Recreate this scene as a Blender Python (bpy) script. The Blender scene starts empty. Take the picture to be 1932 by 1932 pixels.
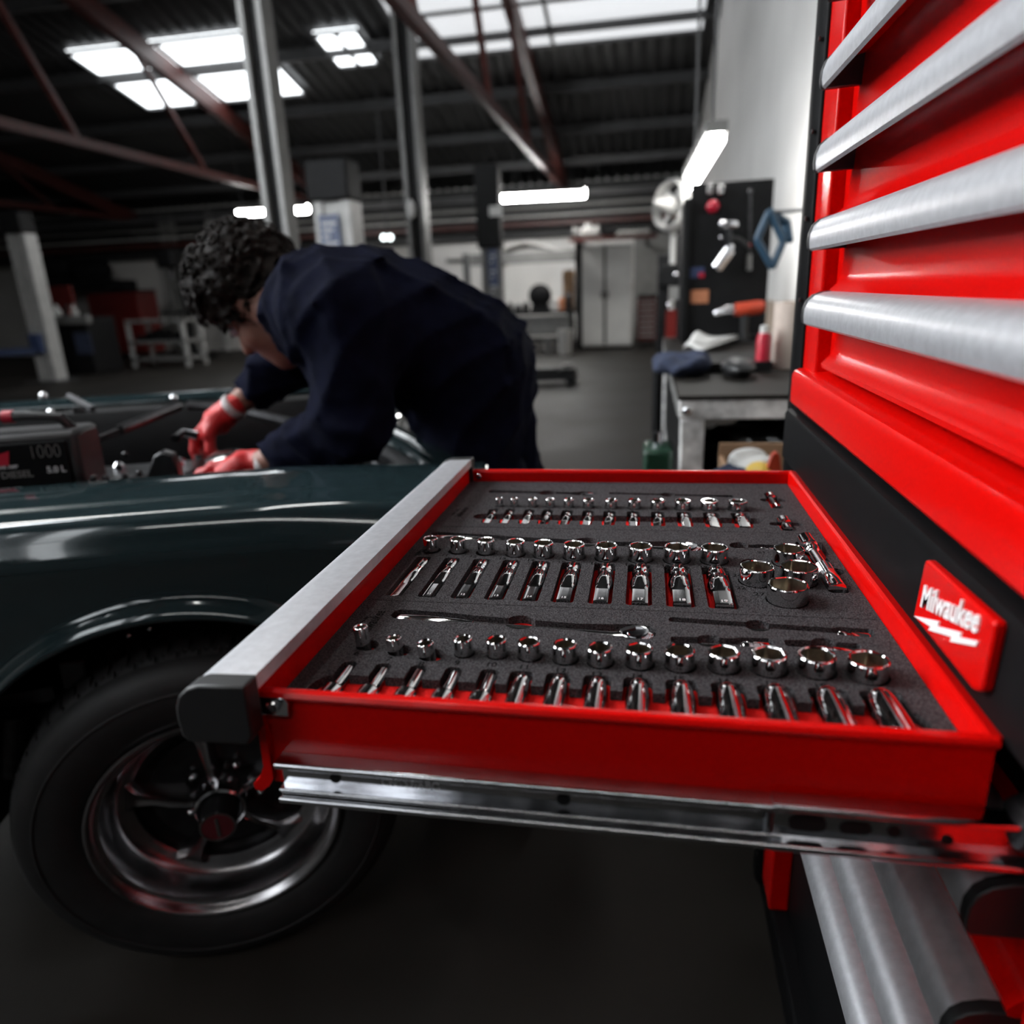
import bpy, bmesh, math, random
import numpy as np
from mathutils import Vector, Matrix

random.seed(7)
SC = bpy.context.scene
COL = SC.collection
R = math.radians

# ------------------------------------------------------------------ camera
FPX = 1354.0                      # focal length in pixels of the 1932 px wide frame
CAM = Vector((0.2383, -0.3652, 1.13))
MW = Matrix(((0.98334, 0.01566, -0.18111),      # world x, y, z expressed in (right, down, forward)
             (0.17742, -0.29977, 0.93737),
             (-0.03962, -0.95388, -0.29755)))
cam_data = bpy.data.cameras.new('camera')
cam = bpy.data.objects.new('camera', cam_data)
COL.objects.link(cam)
_r = MW.col[0].normalized(); _u = -MW.col[1].normalized(); _b = -MW.col[2].normalized()
_m = Matrix((_r, _u, _b)).transposed().to_4x4()
_m.translation = CAM
cam.matrix_world = _m
cam_data.sensor_width = 36.0
cam_data.lens = 36.0 * FPX / 1932.0
cam_data.clip_start = 0.02
cam_data.clip_end = 100
cam_data.dof.use_dof = True
cam_data.dof.focus_distance = 0.635
cam_data.dof.aperture_fstop = 3.6
SC.camera = cam

# ------------------------------------------------------------------ world, exposure
w = bpy.data.worlds.new('world'); SC.world = w
w.use_nodes = True
w.node_tree.nodes['Background'].inputs[0].default_value = (0.75, 0.85, 1.0, 1)
w.node_tree.nodes['Background'].inputs[1].default_value = 0.6
SC.view_settings.view_transform = 'Standard'
SC.view_settings.look = 'None'
SC.view_settings.gamma = 1.0
SC.view_settings.use_curve_mapping = False
SC.view_settings.exposure = 0.0
try:
    SC.cycles.use_denoising = True
    SC.cycles.max_bounces = 5
    SC.cycles.diffuse_bounces = 3
    SC.cycles.glossy_bounces = 4
    SC.cycles.caustics_reflective = False
    SC.cycles.caustics_refractive = False
    SC.cycles.use_adaptive_sampling = True
    SC.cycles.adaptive_threshold = 0.05
    SC.cycles.adaptive_min_samples = 16
    SC.cycles.sample_clamp_indirect = 6.0
except Exception:
    pass

WINDOW_LIGHT = 21.0      # daylight in the big workshop window on the near left
SKYLIGHT = 20.0          # daylight in the roof lights
TUBE = 28.0             # fluorescent tubes


def at(px, py, x=None, y=None, z=None):
    """the point of the place seen at a pixel of the photo, on the plane x, y or z = given"""
    c = Vector(((px - 966) / FPX, (py - 966) / FPX, 1.0))
    d = MW @ c
    if y is not None: t = (y - CAM.y) / d.y
    elif z is not None: t = (z - CAM.z) / d.z
    else: t = (x - CAM.x) / d.x
    return CAM + d * t


# ------------------------------------------------------------------ materials
def pmat(name, col, rough=0.5, metal=0.0, coat=0.0, var=0.12, vscale=40, bump=0.0, bscale=200, spec=0.5,
         emit=None, estr=0, alpha=1.0, vdetail=3, rvar=0.0, sheen=0):
    m = bpy.data.materials.new(name); m.use_nodes = True
    nt = m.node_tree; b = nt.nodes['Principled BSDF']
    b.inputs['Roughness'].default_value = rough
    b.inputs['Metallic'].default_value = metal
    b.inputs['Coat Weight'].default_value = coat
    b.inputs['Coat Roughness'].default_value = 0.04
    b.inputs['Specular IOR Level'].default_value = spec
    if sheen: b.inputs['Sheen Weight'].default_value = sheen
    tc = nt.nodes.new('ShaderNodeTexCoord')
    if var:
        nz = nt.nodes.new('ShaderNodeTexNoise'); nz.inputs['Scale'].default_value = vscale; nz.inputs['Detail'].default_value = vdetail
        nt.links.new(tc.outputs['Object'], nz.inputs['Vector'])
        rp = nt.nodes.new('ShaderNodeValToRGB')
        rp.color_ramp.elements[0].position = 0.3; rp.color_ramp.elements[1].position = 0.7
        rp.color_ramp.elements[0].color = [max(0, c * (1 - var)) for c in col] + [1]
        rp.color_ramp.elements[1].color = [min(1, c * (1 + var)) for c in col] + [1]
        nt.links.new(nz.outputs['Fac'], rp.inputs['Fac'])
        nt.links.new(rp.outputs['Color'], b.inputs['Base Color'])
        if rvar:
            mr = nt.nodes.new('ShaderNodeMapRange')
            mr.inputs['To Min'].default_value = max(0, rough - rvar); mr.inputs['To Max'].default_value = min(1, rough + rvar)
            nt.links.new(nz.outputs['Fac'], mr.inputs['Value']); nt.links.new(mr.outputs['Result'], b.inputs['Roughness'])
    else:
        b.inputs['Base Color'].default_value = list(col) + [1]
    if bump:
        n2 = nt.nodes.new('ShaderNodeTexNoise'); n2.inputs['Scale'].default_value = bscale; n2.inputs['Detail'].default_value = 2
        nt.links.new(tc.outputs['Object'], n2.inputs['Vector'])
        bp = nt.nodes.new('ShaderNodeBump'); bp.inputs['Strength'].default_value = bump; bp.inputs['Distance'].default_value = 0.002
        nt.links.new(n2.outputs['Fac'], bp.inputs['Height']); nt.links.new(bp.outputs['Normal'], b.inputs['Normal'])
    if emit:
        b.inputs['Emission Color'].default_value = list(emit) + [1]; b.inputs['Emission Strength'].default_value = estr
    return m


M = {}
M['red'] = pmat('red_powder_paint', (0.66, 0.0025, 0.0015), 0.24, coat=0.05, var=0.04, vscale=300, bump=0.04, bscale=900, spec=0.2)
M['black'] = pmat('black_satin_paint', (0.0055, 0.0055, 0.006), 0.5, var=0.15, vscale=60, bump=0.05, bscale=900, spec=0.08)
M['plastic'] = pmat('black_plastic', (0.014, 0.014, 0.015), 0.45, var=0.1, bump=0.08, bscale=1200)
M['foam'] = pmat('charcoal_foam', (0.058, 0.055, 0.058), 0.95, var=0.75, vscale=850, bump=1.0, bscale=900, spec=0.15, vdetail=1)
M['foam_red'] = pmat('red_foam', (0.80, 0.010, 0.008), 0.9, var=0.15, vscale=600, bump=0.6, bscale=900, spec=0.2)
M['ink'] = pmat('pressed_number', (0.004, 0.004, 0.004), 0.9, var=0.1, spec=0.1)
M['chrome'] = pmat('polished_chrome', (0.66, 0.65, 0.65), 0.07, 1.0, var=0.05, vscale=90, rvar=0.03)
M['chrome_in'] = pmat('bare_steel_bore', (0.42, 0.38, 0.32), 0.28, 1.0, var=0.25, vscale=200)
M['steel'] = pmat('zinc_plated_steel', (0.62, 0.63, 0.66), 0.13, 1.0, var=0.1, vscale=60, rvar=0.06)
M['alu'] = pmat('brushed_aluminium', (0.84, 0.85, 0.89), 0.38, 0.78, var=0.06, vscale=120, bump=0.04, bscale=500)
M['white_print'] = pmat('white_print', (0.9, 0.9, 0.9), 0.5, var=0.03)
M['grey_print'] = pmat('etched_mark', (0.55, 0.56, 0.58), 0.6, var=0.1)
M['paint'] = pmat('dark_green_car_paint', (0.018, 0.033, 0.037), 0.12, 0.15, coat=1.0, var=0.1, vscale=400)
M['bay'] = pmat('engine_bay_black', (0.008, 0.008, 0.009), 0.45, var=0.3, vscale=25)
M['rubber'] = pmat('tyre_rubber', (0.011, 0.0105, 0.011), 0.62, var=0.3, vscale=30, bump=0.15, bscale=150)
M['rim'] = pmat('satin_alloy', (0.34, 0.33, 0.34), 0.24, 1.0, var=0.12, vscale=30, rvar=0.05)
M['rim_dark'] = pmat('charcoal_alloy', (0.02, 0.02, 0.021), 0.35, 0.6, var=0.2, vscale=30)
M['hub_red'] = pmat('maroon_enamel', (0.10, 0.006, 0.012), 0.25, coat=0.8, var=0.1)
M['gun'] = pmat('gunmetal', (0.05, 0.05, 0.053), 0.35, 0.8, var=0.3, vscale=30)
M['bright'] = pmat('bright_steel', (0.7, 0.7, 0.72), 0.15, 1.0, var=0.1)
M['floor'] = pmat('oily_concrete', (0.017, 0.0145, 0.0123), 0.6, var=0.55, vscale=1.6, bump=0.12, bscale=30, vdetail=8, rvar=0.15, spec=0.22)
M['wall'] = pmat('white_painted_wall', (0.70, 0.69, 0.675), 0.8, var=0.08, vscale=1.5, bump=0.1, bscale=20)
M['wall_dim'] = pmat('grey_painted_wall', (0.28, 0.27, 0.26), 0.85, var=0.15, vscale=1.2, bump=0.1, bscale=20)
M['low_bounce'] = pmat('low_bounce_wall', (0.03, 0.03, 0.03), 0.85, var=0.2, vscale=2)  # unseen near walls, coloured dark to cut bounced light
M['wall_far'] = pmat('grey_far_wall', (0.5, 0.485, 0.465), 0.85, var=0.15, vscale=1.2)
M['cupboard'] = pmat('pale_cupboard_enamel', (0.78, 0.78, 0.76), 0.45, var=0.05, vscale=4)
M['kraft'] = pmat('kraft_roll', (0.55, 0.46, 0.40), 0.8, var=0.06)
M['beige'] = pmat('beige_dado', (0.40, 0.31, 0.24), 0.7, var=0.08, vscale=3)
M['roof'] = pmat('dark_roof_sheet', (0.020, 0.020, 0.021), 0.6, var=0.3, vscale=2)
M['steelwork'] = pmat('grey_steelwork', (0.05, 0.05, 0.052), 0.5, var=0.2, vscale=6)
M['rustred'] = pmat('oxide_red_steel', (0.06, 0.012, 0.009), 0.5, var=0.3, vscale=8)
M['lightgrey'] = pmat('light_grey_enamel', (0.42, 0.415, 0.40), 0.45, var=0.12, vscale=8)
M['midgrey'] = pmat('mid_grey_enamel', (0.18, 0.178, 0.172), 0.5, var=0.15, vscale=8)
M['dark'] = pmat('matt_black', (0.006, 0.006, 0.0066), 0.6, var=0.25, vscale=15, spec=0.2)
M['blue_sign'] = pmat('blue_sign', (0.035, 0.055, 0.13), 0.4, var=0.15, vscale=12)
M['blue'] = pmat('blue_rubber_hose', (0.030, 0.075, 0.125), 0.4, var=0.15, vscale=20)
M['rag'] = pmat('blue_grey_rag', (0.028, 0.037, 0.070), 0.9, var=0.4, vscale=30)
M['card'] = pmat('brown_cardboard', (0.36, 0.22, 0.13), 0.85, var=0.1, vscale=10, bump=0.1, bscale=80)
M['paper'] = pmat('white_paper', (0.72, 0.72, 0.70), 0.8, var=0.04)
M['bag'] = pmat('black_bin_liner', (0.02, 0.02, 0.022), 0.22, coat=0.6, var=0.2, vscale=20, bump=0.9, bscale=35)
M['worn_white'] = pmat('chipped_white_paint', (0.70, 0.69, 0.68), 0.5, var=0.4, vscale=26, vdetail=6)
M['orange'] = pmat('orange_red_plastic', (0.55, 0.06, 0.025), 0.4, var=0.15, vscale=40)
M['darkred'] = pmat('dark_red_enamel', (0.13, 0.007, 0.005), 0.45, var=0.12, vscale=20)
M['crimson'] = pmat('crimson_plastic', (0.45, 0.008, 0.03), 0.35, var=0.1)
M['copper'] = pmat('orange_card', (0.45, 0.17, 0.08), 0.7, var=0.2, vscale=60)
M['yellow'] = pmat('yellow_plastic', (0.75, 0.5, 0.08), 0.5, var=0.1)
M['green'] = pmat('dark_green_enamel', (0.006, 0.035, 0.018), 0.4, var=0.15)
M['navy'] = pmat('navy_cotton_drill', (0.0034, 0.0042, 0.0120), 0.9, var=0.3, vscale=30, bump=0.3, bscale=700, spec=0.04)
M['tee'] = pmat('white_cotton', (0.55, 0.55, 0.6), 0.9, var=0.1)
M['skin'] = pmat('skin', (0.23, 0.105, 0.075), 0.6, var=0.12, vscale=40)
M['hair'] = pmat('dark_brown_hair', (0.009, 0.0058, 0.0045), 0.7, var=0.5, vscale=60, bump=0.8, bscale=160, spec=0.12)
M['glove'] = pmat('red_nitrile', (0.50, 0.013, 0.015), 0.5, var=0.15, vscale=60, bump=0.4, bscale=300)
M['cuff'] = pmat('grey_knit_cuff', (0.45, 0.42, 0.42), 0.9, var=0.3, vscale=150)
M['tube'] = pmat('fluorescent_tube', (0.9, 0.9, 0.9), 0.5, var=0, emit=(1, 0.99, 0.96), estr=TUBE)
M['tube_far'] = pmat('far_fluorescent_tube', (0.9, 0.9, 0.9), 0.5, var=0, emit=(1, 0.99, 0.96), estr=75)
M['tube_mid'] = pmat('bench_fluorescent_tube', (0.9, 0.9, 0.9), 0.5, var=0, emit=(1, 0.99, 0.96), estr=48)
M['daylight'] = pmat('daylit_glazing', (0.8, 0.85, 0.9), 0.3, var=0, emit=(0.93, 0.97, 1.0), estr=WINDOW_LIGHT)
M['skyglow'] = pmat('daylit_roof_sheet', (0.8, 0.85, 0.9), 0.3, var=0, emit=(0.93, 0.97, 1.0), estr=SKYLIGHT)
M['skyglow_dim'] = pmat('dim_roof_sheet', (0.8, 0.85, 0.9), 0.3, var=0, emit=(0.93, 0.97, 1.0), estr=4.4)  # glow set weaker to keep light off the drawer's near side
M['skyglow_dull'] = pmat('socket_glint_sheet', (0.5, 0.52, 0.55), 0.5, var=0, emit=(0.95, 0.97, 1.0), estr=0.8)  # low glow of a roof light added for the socket tips to reflect
M['lamp_on'] = pmat('lit_lamp_lens', (0.9, 0.9, 0.9), 0.3, var=0, emit=(0.9, 1.0, 1.0), estr=6)


# ------------------------------------------------------------------ mesh helpers
class MB:
    def __init__(s): s.v = []; s.f = []
    def add(s, vs, fs):
        o = len(s.v); s.v += [tuple(v) for v in vs]; s.f += [tuple(i + o for i in f) for f in fs]; return s
    def box(s, x0, x1, y0, y1, z0, z1):
        vs = [(x, y, z) for x in (x0, x1) for y in (y0, y1) for z in (z0, z1)]
        return s.add(vs, [(0, 1, 3, 2), (4, 6, 7, 5), (0, 4, 5, 1), (2, 3, 7, 6), (0, 2, 6, 4), (1, 5, 7, 3)])
    def bar(s, p0, p1, wd, ht, up=(0, 0, 1)):
        p0 = Vector(p0); p1 = Vector(p1); d = (p1 - p0).normalized(); u = Vector(up)
        if abs(d.dot(u)) > 0.95: u = Vector((0, 1, 0))
        sx = d.cross(u).normalized() * wd / 2; sz = sx.cross(d).normalized() * ht / 2
        vs = [p + a * sx + b * sz for p in (p0, p1) for a, b in ((-1, -1), (1, -1), (1, 1), (-1, 1))]
        return s.add(vs, [(0, 1, 2, 3), (7, 6, 5, 4), (0, 4, 5, 1), (1, 5, 6, 2), (2, 6, 7, 3), (3, 7, 4, 0)])
    def prism(s, poly, axis, a0, a1):
        n = len(poly)
        def mk(p, a): return {'x': (a, p[0], p[1]), 'y': (p[0], a, p[1]), 'z': (p[0], p[1], a)}[axis]
        vs = [mk(p, a0) for p in poly] + [mk(p, a1) for p in poly]
        return s.add(vs, [tuple(range(n))[::-1], tuple(range(n, 2 * n))] + [(i, (i + 1) % n, n + (i + 1) % n, n + i) for i in range(n)])
    def cyl(s, p0, p1, r0, r1=None, seg=16, cap=True):
        if r1 is None: r1 = r0
        return s.tube([p0, p1], [r0, r1], seg, cap)
    def tube(s, path, r, seg=8, cap=True):
        path = [Vector(p) for p in path]; n = len(path)
        rs = r if isinstance(r, (list, tuple)) else [r] * n
        t0 = (path[1] - path[0]).normalized()
        u = t0.orthogonal().normalized(); rows = []
        for i, p in enumerate(path):
            t = (path[min(i + 1, n - 1)] - path[max(i - 1, 0)]).normalized()
            u = (u - t * u.dot(t)).normalized(); b = t.cross(u)
            rows.append([p + (u * math.cos(a) + b * math.sin(a)) * rs[i] for a in [2 * math.pi * k / seg for k in range(seg)]])
        vs = [q for rw in rows for q in rw]
        fs = [(i * seg + k, i * seg + (k + 1) % seg, (i + 1) * seg + (k + 1) % seg, (i + 1) * seg + k) for i in range(n - 1) for k in range(seg)]
        if cap: fs += [tuple(range(seg))[::-1], tuple(range((n - 1) * seg, n * seg))]
        return s.add(vs, fs)
    def lathe(s, prof, c=(0, 0, 0), axis=(0, 0, 1), seg=32, closed=False, cap=True):
        """prof = (radius, height) pairs revolved about an axis through c"""
        ax = Vector(axis).normalized(); u = ax.orthogonal().normalized(); b = ax.cross(u); c = Vector(c)
        vs = [c + ax * h + (u * math.cos(2 * math.pi * k / seg) + b * math.sin(2 * math.pi * k / seg)) * max(r, 1e-5) for r, h in prof for k in range(seg)]
        n = len(prof)
        fs = [(i * seg + k, i * seg + (k + 1) % seg, (i + 1) % n * seg + (k + 1) % seg, (i + 1) % n * seg + k) for i in range(n if closed else n - 1) for k in range(seg)]
        if not closed and cap: fs += [tuple(range(seg))[::-1], tuple(range((n - 1) * seg, n * seg))]
        return s.add(vs, fs)
    def ball(s, c, r, seg=12, rings=8):
        if not isinstance(r, (tuple, list)): r = (r, r, r)
        vs = []; fs = []
        for i in range(rings + 1):
            th = math.pi * i / rings
            for k in range(seg):
                ph = 2 * math.pi * k / seg
                vs.append((c[0] + r[0] * math.sin(th) * math.cos(ph), c[1] + r[1] * math.sin(th) * math.sin(ph), c[2] + r[2] * math.cos(th)))
        for i in range(rings):
            for k in range(seg): fs.append((i * seg + k, i * seg + (k + 1) % seg, (i + 1) * seg + (k + 1) % seg, (i + 1) * seg + k))
        return s.add(vs, fs)
    def grid(s, rows, wrap=False):
        n = len(rows[0]); vs = [p for rw in rows for p in rw]
        fs = [(i * n + k, i * n + (k + 1) % n, (i + 1) * n + (k + 1) % n, (i + 1) * n + k) for i in range(len(rows) - 1) for k in range(n if wrap else n - 1)]
        return s.add(vs, fs)
    def xf(s, m):
        s.v = [tuple(m @ Vector(v)) for v in s.v]; return s
    def mesh(s, name, mat, sharp=35, merge=True):
        bm = bmesh.new()
        vs = [bm.verts.new(v) for v in s.v]
        for f in s.f:
            try: bm.faces.new([vs[i] for i in f])
            except ValueError: pass
        if merge: bmesh.ops.remove_doubles(bm, verts=bm.verts, dist=1e-6)
        bmesh.ops.recalc_face_normals(bm, faces=bm.faces)
        me = bpy.data.meshes.new(name); bm.to_mesh(me); bm.free()
        finish(me, mat, sharp); return me
    def build(s, name, mat, parent=None, label=None, bevel=0, sharp=35, thick=0):
        return link(name, s.mesh(name, mat, sharp), parent, label, bevel, thick)


def finish(me, mat, sharp=35):
    me.materials.clear(); me.materials.append(M[mat] if isinstance(mat, str) else mat)
    for p in me.polygons: p.use_smooth = True
    me.set_sharp_from_angle(angle=R(sharp))


def origin(o):
    p = Vector((0, 0, 0))
    while o is not None: p = p + o.location; o = o.parent
    return p


def link(name, me, parent=None, label=None, bevel=0, thick=0):
    o = bpy.data.objects.new(name, me); COL.objects.link(o)
    if parent is not None:
        o.parent = parent; o.location = -origin(parent)
    if label: o['label'] = label
    if thick:
        md = o.modifiers.new('thickness', 'SOLIDIFY'); md.thickness = thick; md.offset = 0
    if bevel:
        md = o.modifiers.new('edges', 'BEVEL'); md.width = bevel; md.segments = 2; md.limit_method = 'ANGLE'; md.angle_limit = R(40)
        md.harden_normals = False
    return o


def thing(name, label, cat, loc=(0, 0, 0), group=None):
    o = bpy.data.objects.new(name, None); COL.objects.link(o); o.location = loc; o.empty_display_size = 0.05
    return tag(o, label, cat, group)


def tag(o, label, cat, group=None):
    o['label'] = label; o['category'] = cat
    if group: o['group'] = group
    return o


def struct(o, label=None):
    o['kind'] = 'structure'
    if label: o['label'] = label
    return o


def text_mesh(txt, size, mat, extrude=0.0003, offset=0.0, shear=0.0, sx=1.0, name='lettering'):
    cu = bpy.data.curves.new('t', 'FONT'); cu.body = txt; cu.size = size; cu.extrude = extrude; cu.offset = offset; cu.shear = shear
    cu.align_x = 'CENTER'; cu.align_y = 'CENTER'; cu.resolution_u = 3
    ob = bpy.data.objects.new('t', cu); COL.objects.link(ob); ob.scale.x = sx
    bpy.context.view_layer.update()
    me = bpy.data.meshes.new_from_object(ob.evaluated_get(bpy.context.evaluated_depsgraph_get()))
    bpy.data.objects.remove(ob); bpy.data.curves.remove(cu)
    me.transform(Matrix.Diagonal((sx, 1, 1, 1)))
    me.name = name; finish(me, mat); return me


def rrect(x0, x1, y0, y1, r, n=5):
    r = min(r, (x1 - x0) / 2 - 1e-5, (y1 - y0) / 2 - 1e-5); pts = []
    for cx, cy, a0 in ((x1 - r, y1 - r, 0), (x0 + r, y1 - r, 90), (x0 + r, y0 + r, 180), (x1 - r, y0 + r, 270)):
        for k in range(n + 1):
            a = R(a0 + 90 * k / n); pts.append((cx + r * math.cos(a), cy + r * math.sin(a)))
    return pts


def circ(x, y, r, n=28):
    return [(x + r * math.cos(2 * math.pi * k / n), y + r * math.sin(2 * math.pi * k / n)) for k in range(n)]


# ------------------------------------------------------------------ smooth solids (signed distance fields)
def sd_cone(P, a, b, ra, rb):
    a = np.array(a, float); b = np.array(b, float); ab = b - a
    t = np.clip(((P - a) @ ab) / (ab @ ab), 0, 1)
    return np.linalg.norm(P - a - t[..., None] * ab, axis=-1) - (ra + (rb - ra) * t)


def sd_ell(P, c, r, rot=None):
    q = P - np.array(c, float)
    if rot is not None: q = q @ np.array(rot)
    r = np.array(r, float)
    k0 = np.linalg.norm(q / r, axis=-1); k1 = np.linalg.norm(q / (r * r), axis=-1)
    return k0 * (k0 - 1.0) / np.maximum(k1, 1e-9)


def smin(a, b, k):
    h = np.clip(0.5 + 0.5 * (b - a) / k, 0, 1)
    return b * (1 - h) + a * h - k * h * (1 - h)


def sdf_mesh(fn, lo, hi, step, name, mat, sharp=180):
    """surface nets over the zero level of fn(points)"""
    lo = np.array(lo, float); hi = np.array(hi, float)
    n = np.ceil((hi - lo) / step).astype(int) + 1
    ax = [lo[i] + step * np.arange(n[i]) for i in range(3)]
    G = np.stack(np.meshgrid(*ax, indexing='ij'), -1)
    V = np.empty(n)
    for i in range(0, n[0], 16): V[i:i + 16] = fn(G[i:i + 16])
    s = V < 0
    cs = np.zeros(n - 1, int)
    for dx in (0, 1):
        for dy in (0, 1):
            for dz in (0, 1): cs += s[dx:n[0] - 1 + dx, dy:n[1] - 1 + dy, dz:n[2] - 1 + dz]
    act = (cs > 0) & (cs < 8)
    idx = -np.ones(n - 1, int); ijk = np.argwhere(act); idx[act] = np.arange(len(ijk))
    acc = np.zeros((len(ijk), 3)); cnt = np.zeros(len(ijk))
    cor = [np.array((a, b, c)) for a in (0, 1) for b in (0, 1) for c in (0, 1)]
    for p in range(8):
        for q in range(p + 1, 8):
            d = cor[q] - cor[p]
            if abs(d).sum() != 1: continue
            A = ijk + cor[p]; B = ijk + cor[q]
            va = V[A[:, 0], A[:, 1], A[:, 2]]; vb = V[B[:, 0], B[:, 1], B[:, 2]]
            x = (va < 0) != (vb < 0)
            t = va[x] / (va[x] - vb[x])
            acc[x] += cor[p] + t[:, None] * d; cnt[x] += 1
    verts = lo + step * (ijk + acc / cnt[:, None])
    faces = []
    for a in range(3):
        b, c = (a + 1) % 3, (a + 2) % 3
        sl0 = [slice(None)] * 3; sl1 = [slice(None)] * 3
        sl0[a] = slice(0, n[a] - 1); sl1[a] = slice(1, n[a])
        for arr, flip in ((s[tuple(sl0)] & ~s[tuple(sl1)], False), (~s[tuple(sl0)] & s[tuple(sl1)], True)):
            e = np.argwhere(arr)
            ok = (e[:, b] > 0) & (e[:, c] > 0) & (e[:, b] < n[b] - 1) & (e[:, c] < n[c] - 1); e = e[ok]
            ob = np.zeros(3, int); ob[b] = 1; oc = np.zeros(3, int); oc[c] = 1
            q = [idx[tuple((e - o).T)] for o in (ob * 0, ob, ob + oc, oc)]
            q = np.stack(q if not flip else q[::-1], 1); faces.append(q)
    faces = np.concatenate(faces)
    me = bpy.data.meshes.new(name)
    me.from_pydata(verts.tolist(), [], faces.tolist()); me.update()
    finish(me, mat, sharp); return me

# ================================================================== THE HALL
XL, XR, YB, YF = -16.5, 1.06, 15.6, -5.0     # hall limits; the near left bay ends at x = -5.6
XB, YR = -5.6, 2.6
EAVE, RIDGE, YRIDGE = 3.1, 5.4, 5.3
struct(MB().box(XL, XR, YF, YB, -0.1, 0).build('floor', 'floor'), 'dark oil-stained concrete workshop floor')
struct(MB().box(XL, XR, YB, YB + 0.1, 0, EAVE + 0.25).build('wall_back', 'wall'), 'white painted back wall of the workshop')
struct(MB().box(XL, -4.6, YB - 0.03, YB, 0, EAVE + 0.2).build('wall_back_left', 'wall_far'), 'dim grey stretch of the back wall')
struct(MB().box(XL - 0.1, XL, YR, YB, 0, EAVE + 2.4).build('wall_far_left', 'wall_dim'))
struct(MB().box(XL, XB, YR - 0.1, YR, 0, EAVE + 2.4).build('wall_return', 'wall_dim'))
struct(MB().box(XL, XR + 0.1, YF - 0.1, YF, 0, EAVE + 0.25).build('wall_front', 'low_bounce'))
struct(MB().box(XR, XR + 0.1, YF, 1.0, 0, EAVE + 2.4).build('wall_right_near', 'low_bounce'))  # stretch out of view, made dark so it bounces less onto the drawer
wr = struct(MB().box(XR, XR + 0.1, 1.0, YB, 0.98, EAVE + 2.4).build('wall_right', 'wall'), 'white painted side wall above a beige dado')
struct(MB().box(XR - 0.004, XR + 0.1, 1.0, YB, 0, 0.98).build('trim_1', 'beige'), 'beige painted dado along the side wall')

# near left bay wall with the big window that lights the chest
WY0 = -0.3
wl = MB()
wl.box(XB - 0.15, XB, YF, YR, 0, 2.15); wl.box(XB - 0.15, XB, YF, YR, 4.15, EAVE + 2.4)
wl.box(XB - 0.15, XB, YF, WY0, 2.15, 4.15); wl.box(XB - 0.15, XB, 2.4, YR, 2.15, 4.15)
struct(wl.build('wall_left', 'wall_dim'))
wn = MB()
for k in range(4):
    y = WY0 + (2.4 - WY0) * k / 3; wn.box(XB - 0.12, XB - 0.02, y - 0.035, y + 0.035, 2.15, 4.15)
for z in (2.15, 3.15, 4.15): wn.box(XB - 0.12, XB - 0.02, WY0, 2.4, z - 0.03, z + 0.03)
win = struct(wn.build('window_1', 'lightgrey'), 'high daylit workshop window with grey mullions')
for i in range(3):
    for j in range(2):
        z0 = (2.15, 3.15)[j]; z1 = (3.15, 4.15)[j]
        MB().box(XB - 0.09, XB - 0.07, WY0 + 0.9 * i + 0.035, WY0 + 0.9 * (i + 1) - 0.035, z0 + 0.03, z1 - 0.03).build('pane', 'daylight', win)


def roof_z(y):
    return RIDGE - (RIDGE - EAVE) * (abs(y - YRIDGE) / (YB - YRIDGE if y > YRIDGE else YRIDGE - YF))


# roof: two dark sheeted slopes, ribbed, with translucent roof lights let in
def slope(name, y0, y1, lights):   # each roof light: x0, x1, y0, y1, glazing
    mb = MB(); n = 90; rows = []
    xs = [XL + (XR + 0.1 - XL) * k / n for k in range(n + 1)]
    pts = []
    for x in xs: pts += [(x - 0.05, 0), (x - 0.02, 0.035), (x + 0.02, 0.035), (x + 0.05, 0)]
    for y in (y0, y1): rows.append([(x, y, roof_z(y) + 0.05 + h) for x, h in pts])
    mb.grid(rows); o = struct(mb.build(name, 'roof', thick=0.01), 'dark ribbed roof sheeting')
    for i, (xa, xb, ya, yb, gl) in enumerate(lights):
        z0, z1 = roof_z(ya), roof_z(yb)
        g = MB(); g.add([(xa, ya, z0 - .01), (xb, ya, z0 - .01), (xb, yb, z1 - .01), (xa, yb, z1 - .01), (xa, ya, z0 + .02), (xb, ya, z0 + .02), (xb, yb, z1 + .02), (xa, yb, z1 + .02)],
                        [(0, 1, 2, 3), (4, 5, 6, 7), (0, 1, 5, 4), (2, 3, 7, 6), (1, 2, 6, 5), (0, 3, 7, 4)])
        p = g.build('pane', gl, o, label='translucent daylit roof light')
        f = MB()
        for x in (xa, xb, (xa + xb) / 2): f.bar((x, ya, z0 - .02), (x, yb, z1 - .02), 0.05, 0.04)
        for y, z in ((ya, z0), (yb, z1), ((ya + yb) / 2, (z0 + z1) / 2)): f.bar((xa, y, z - .02), (xb, y, z - .02), 0.05, 0.04)
        f.build('glazing_bar', 'steelwork', p)
    return o


slope('ceiling_near', YF, YRIDGE, [(-3.6, -1.1, -4.4, -1.7, 'skyglow_dim'), (-5.4, -3.0, -0.3, 2.2, 'skyglow')])
slope('ceiling_far', YRIDGE, YB, [(-7.6, -4.9, 9.6, 11.2, 'skyglow_dim'), (-4.1, -3.5, 9.8, 10.6, 'skyglow_dim'), (-13.0, -11.0, 6.6, 8.0, 'skyglow_dim'), (-3.0, 0.9, 8.7, 10.6, 'skyglow_dull')])  # the last roof light is added to put grey reflections on socket tips

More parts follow.
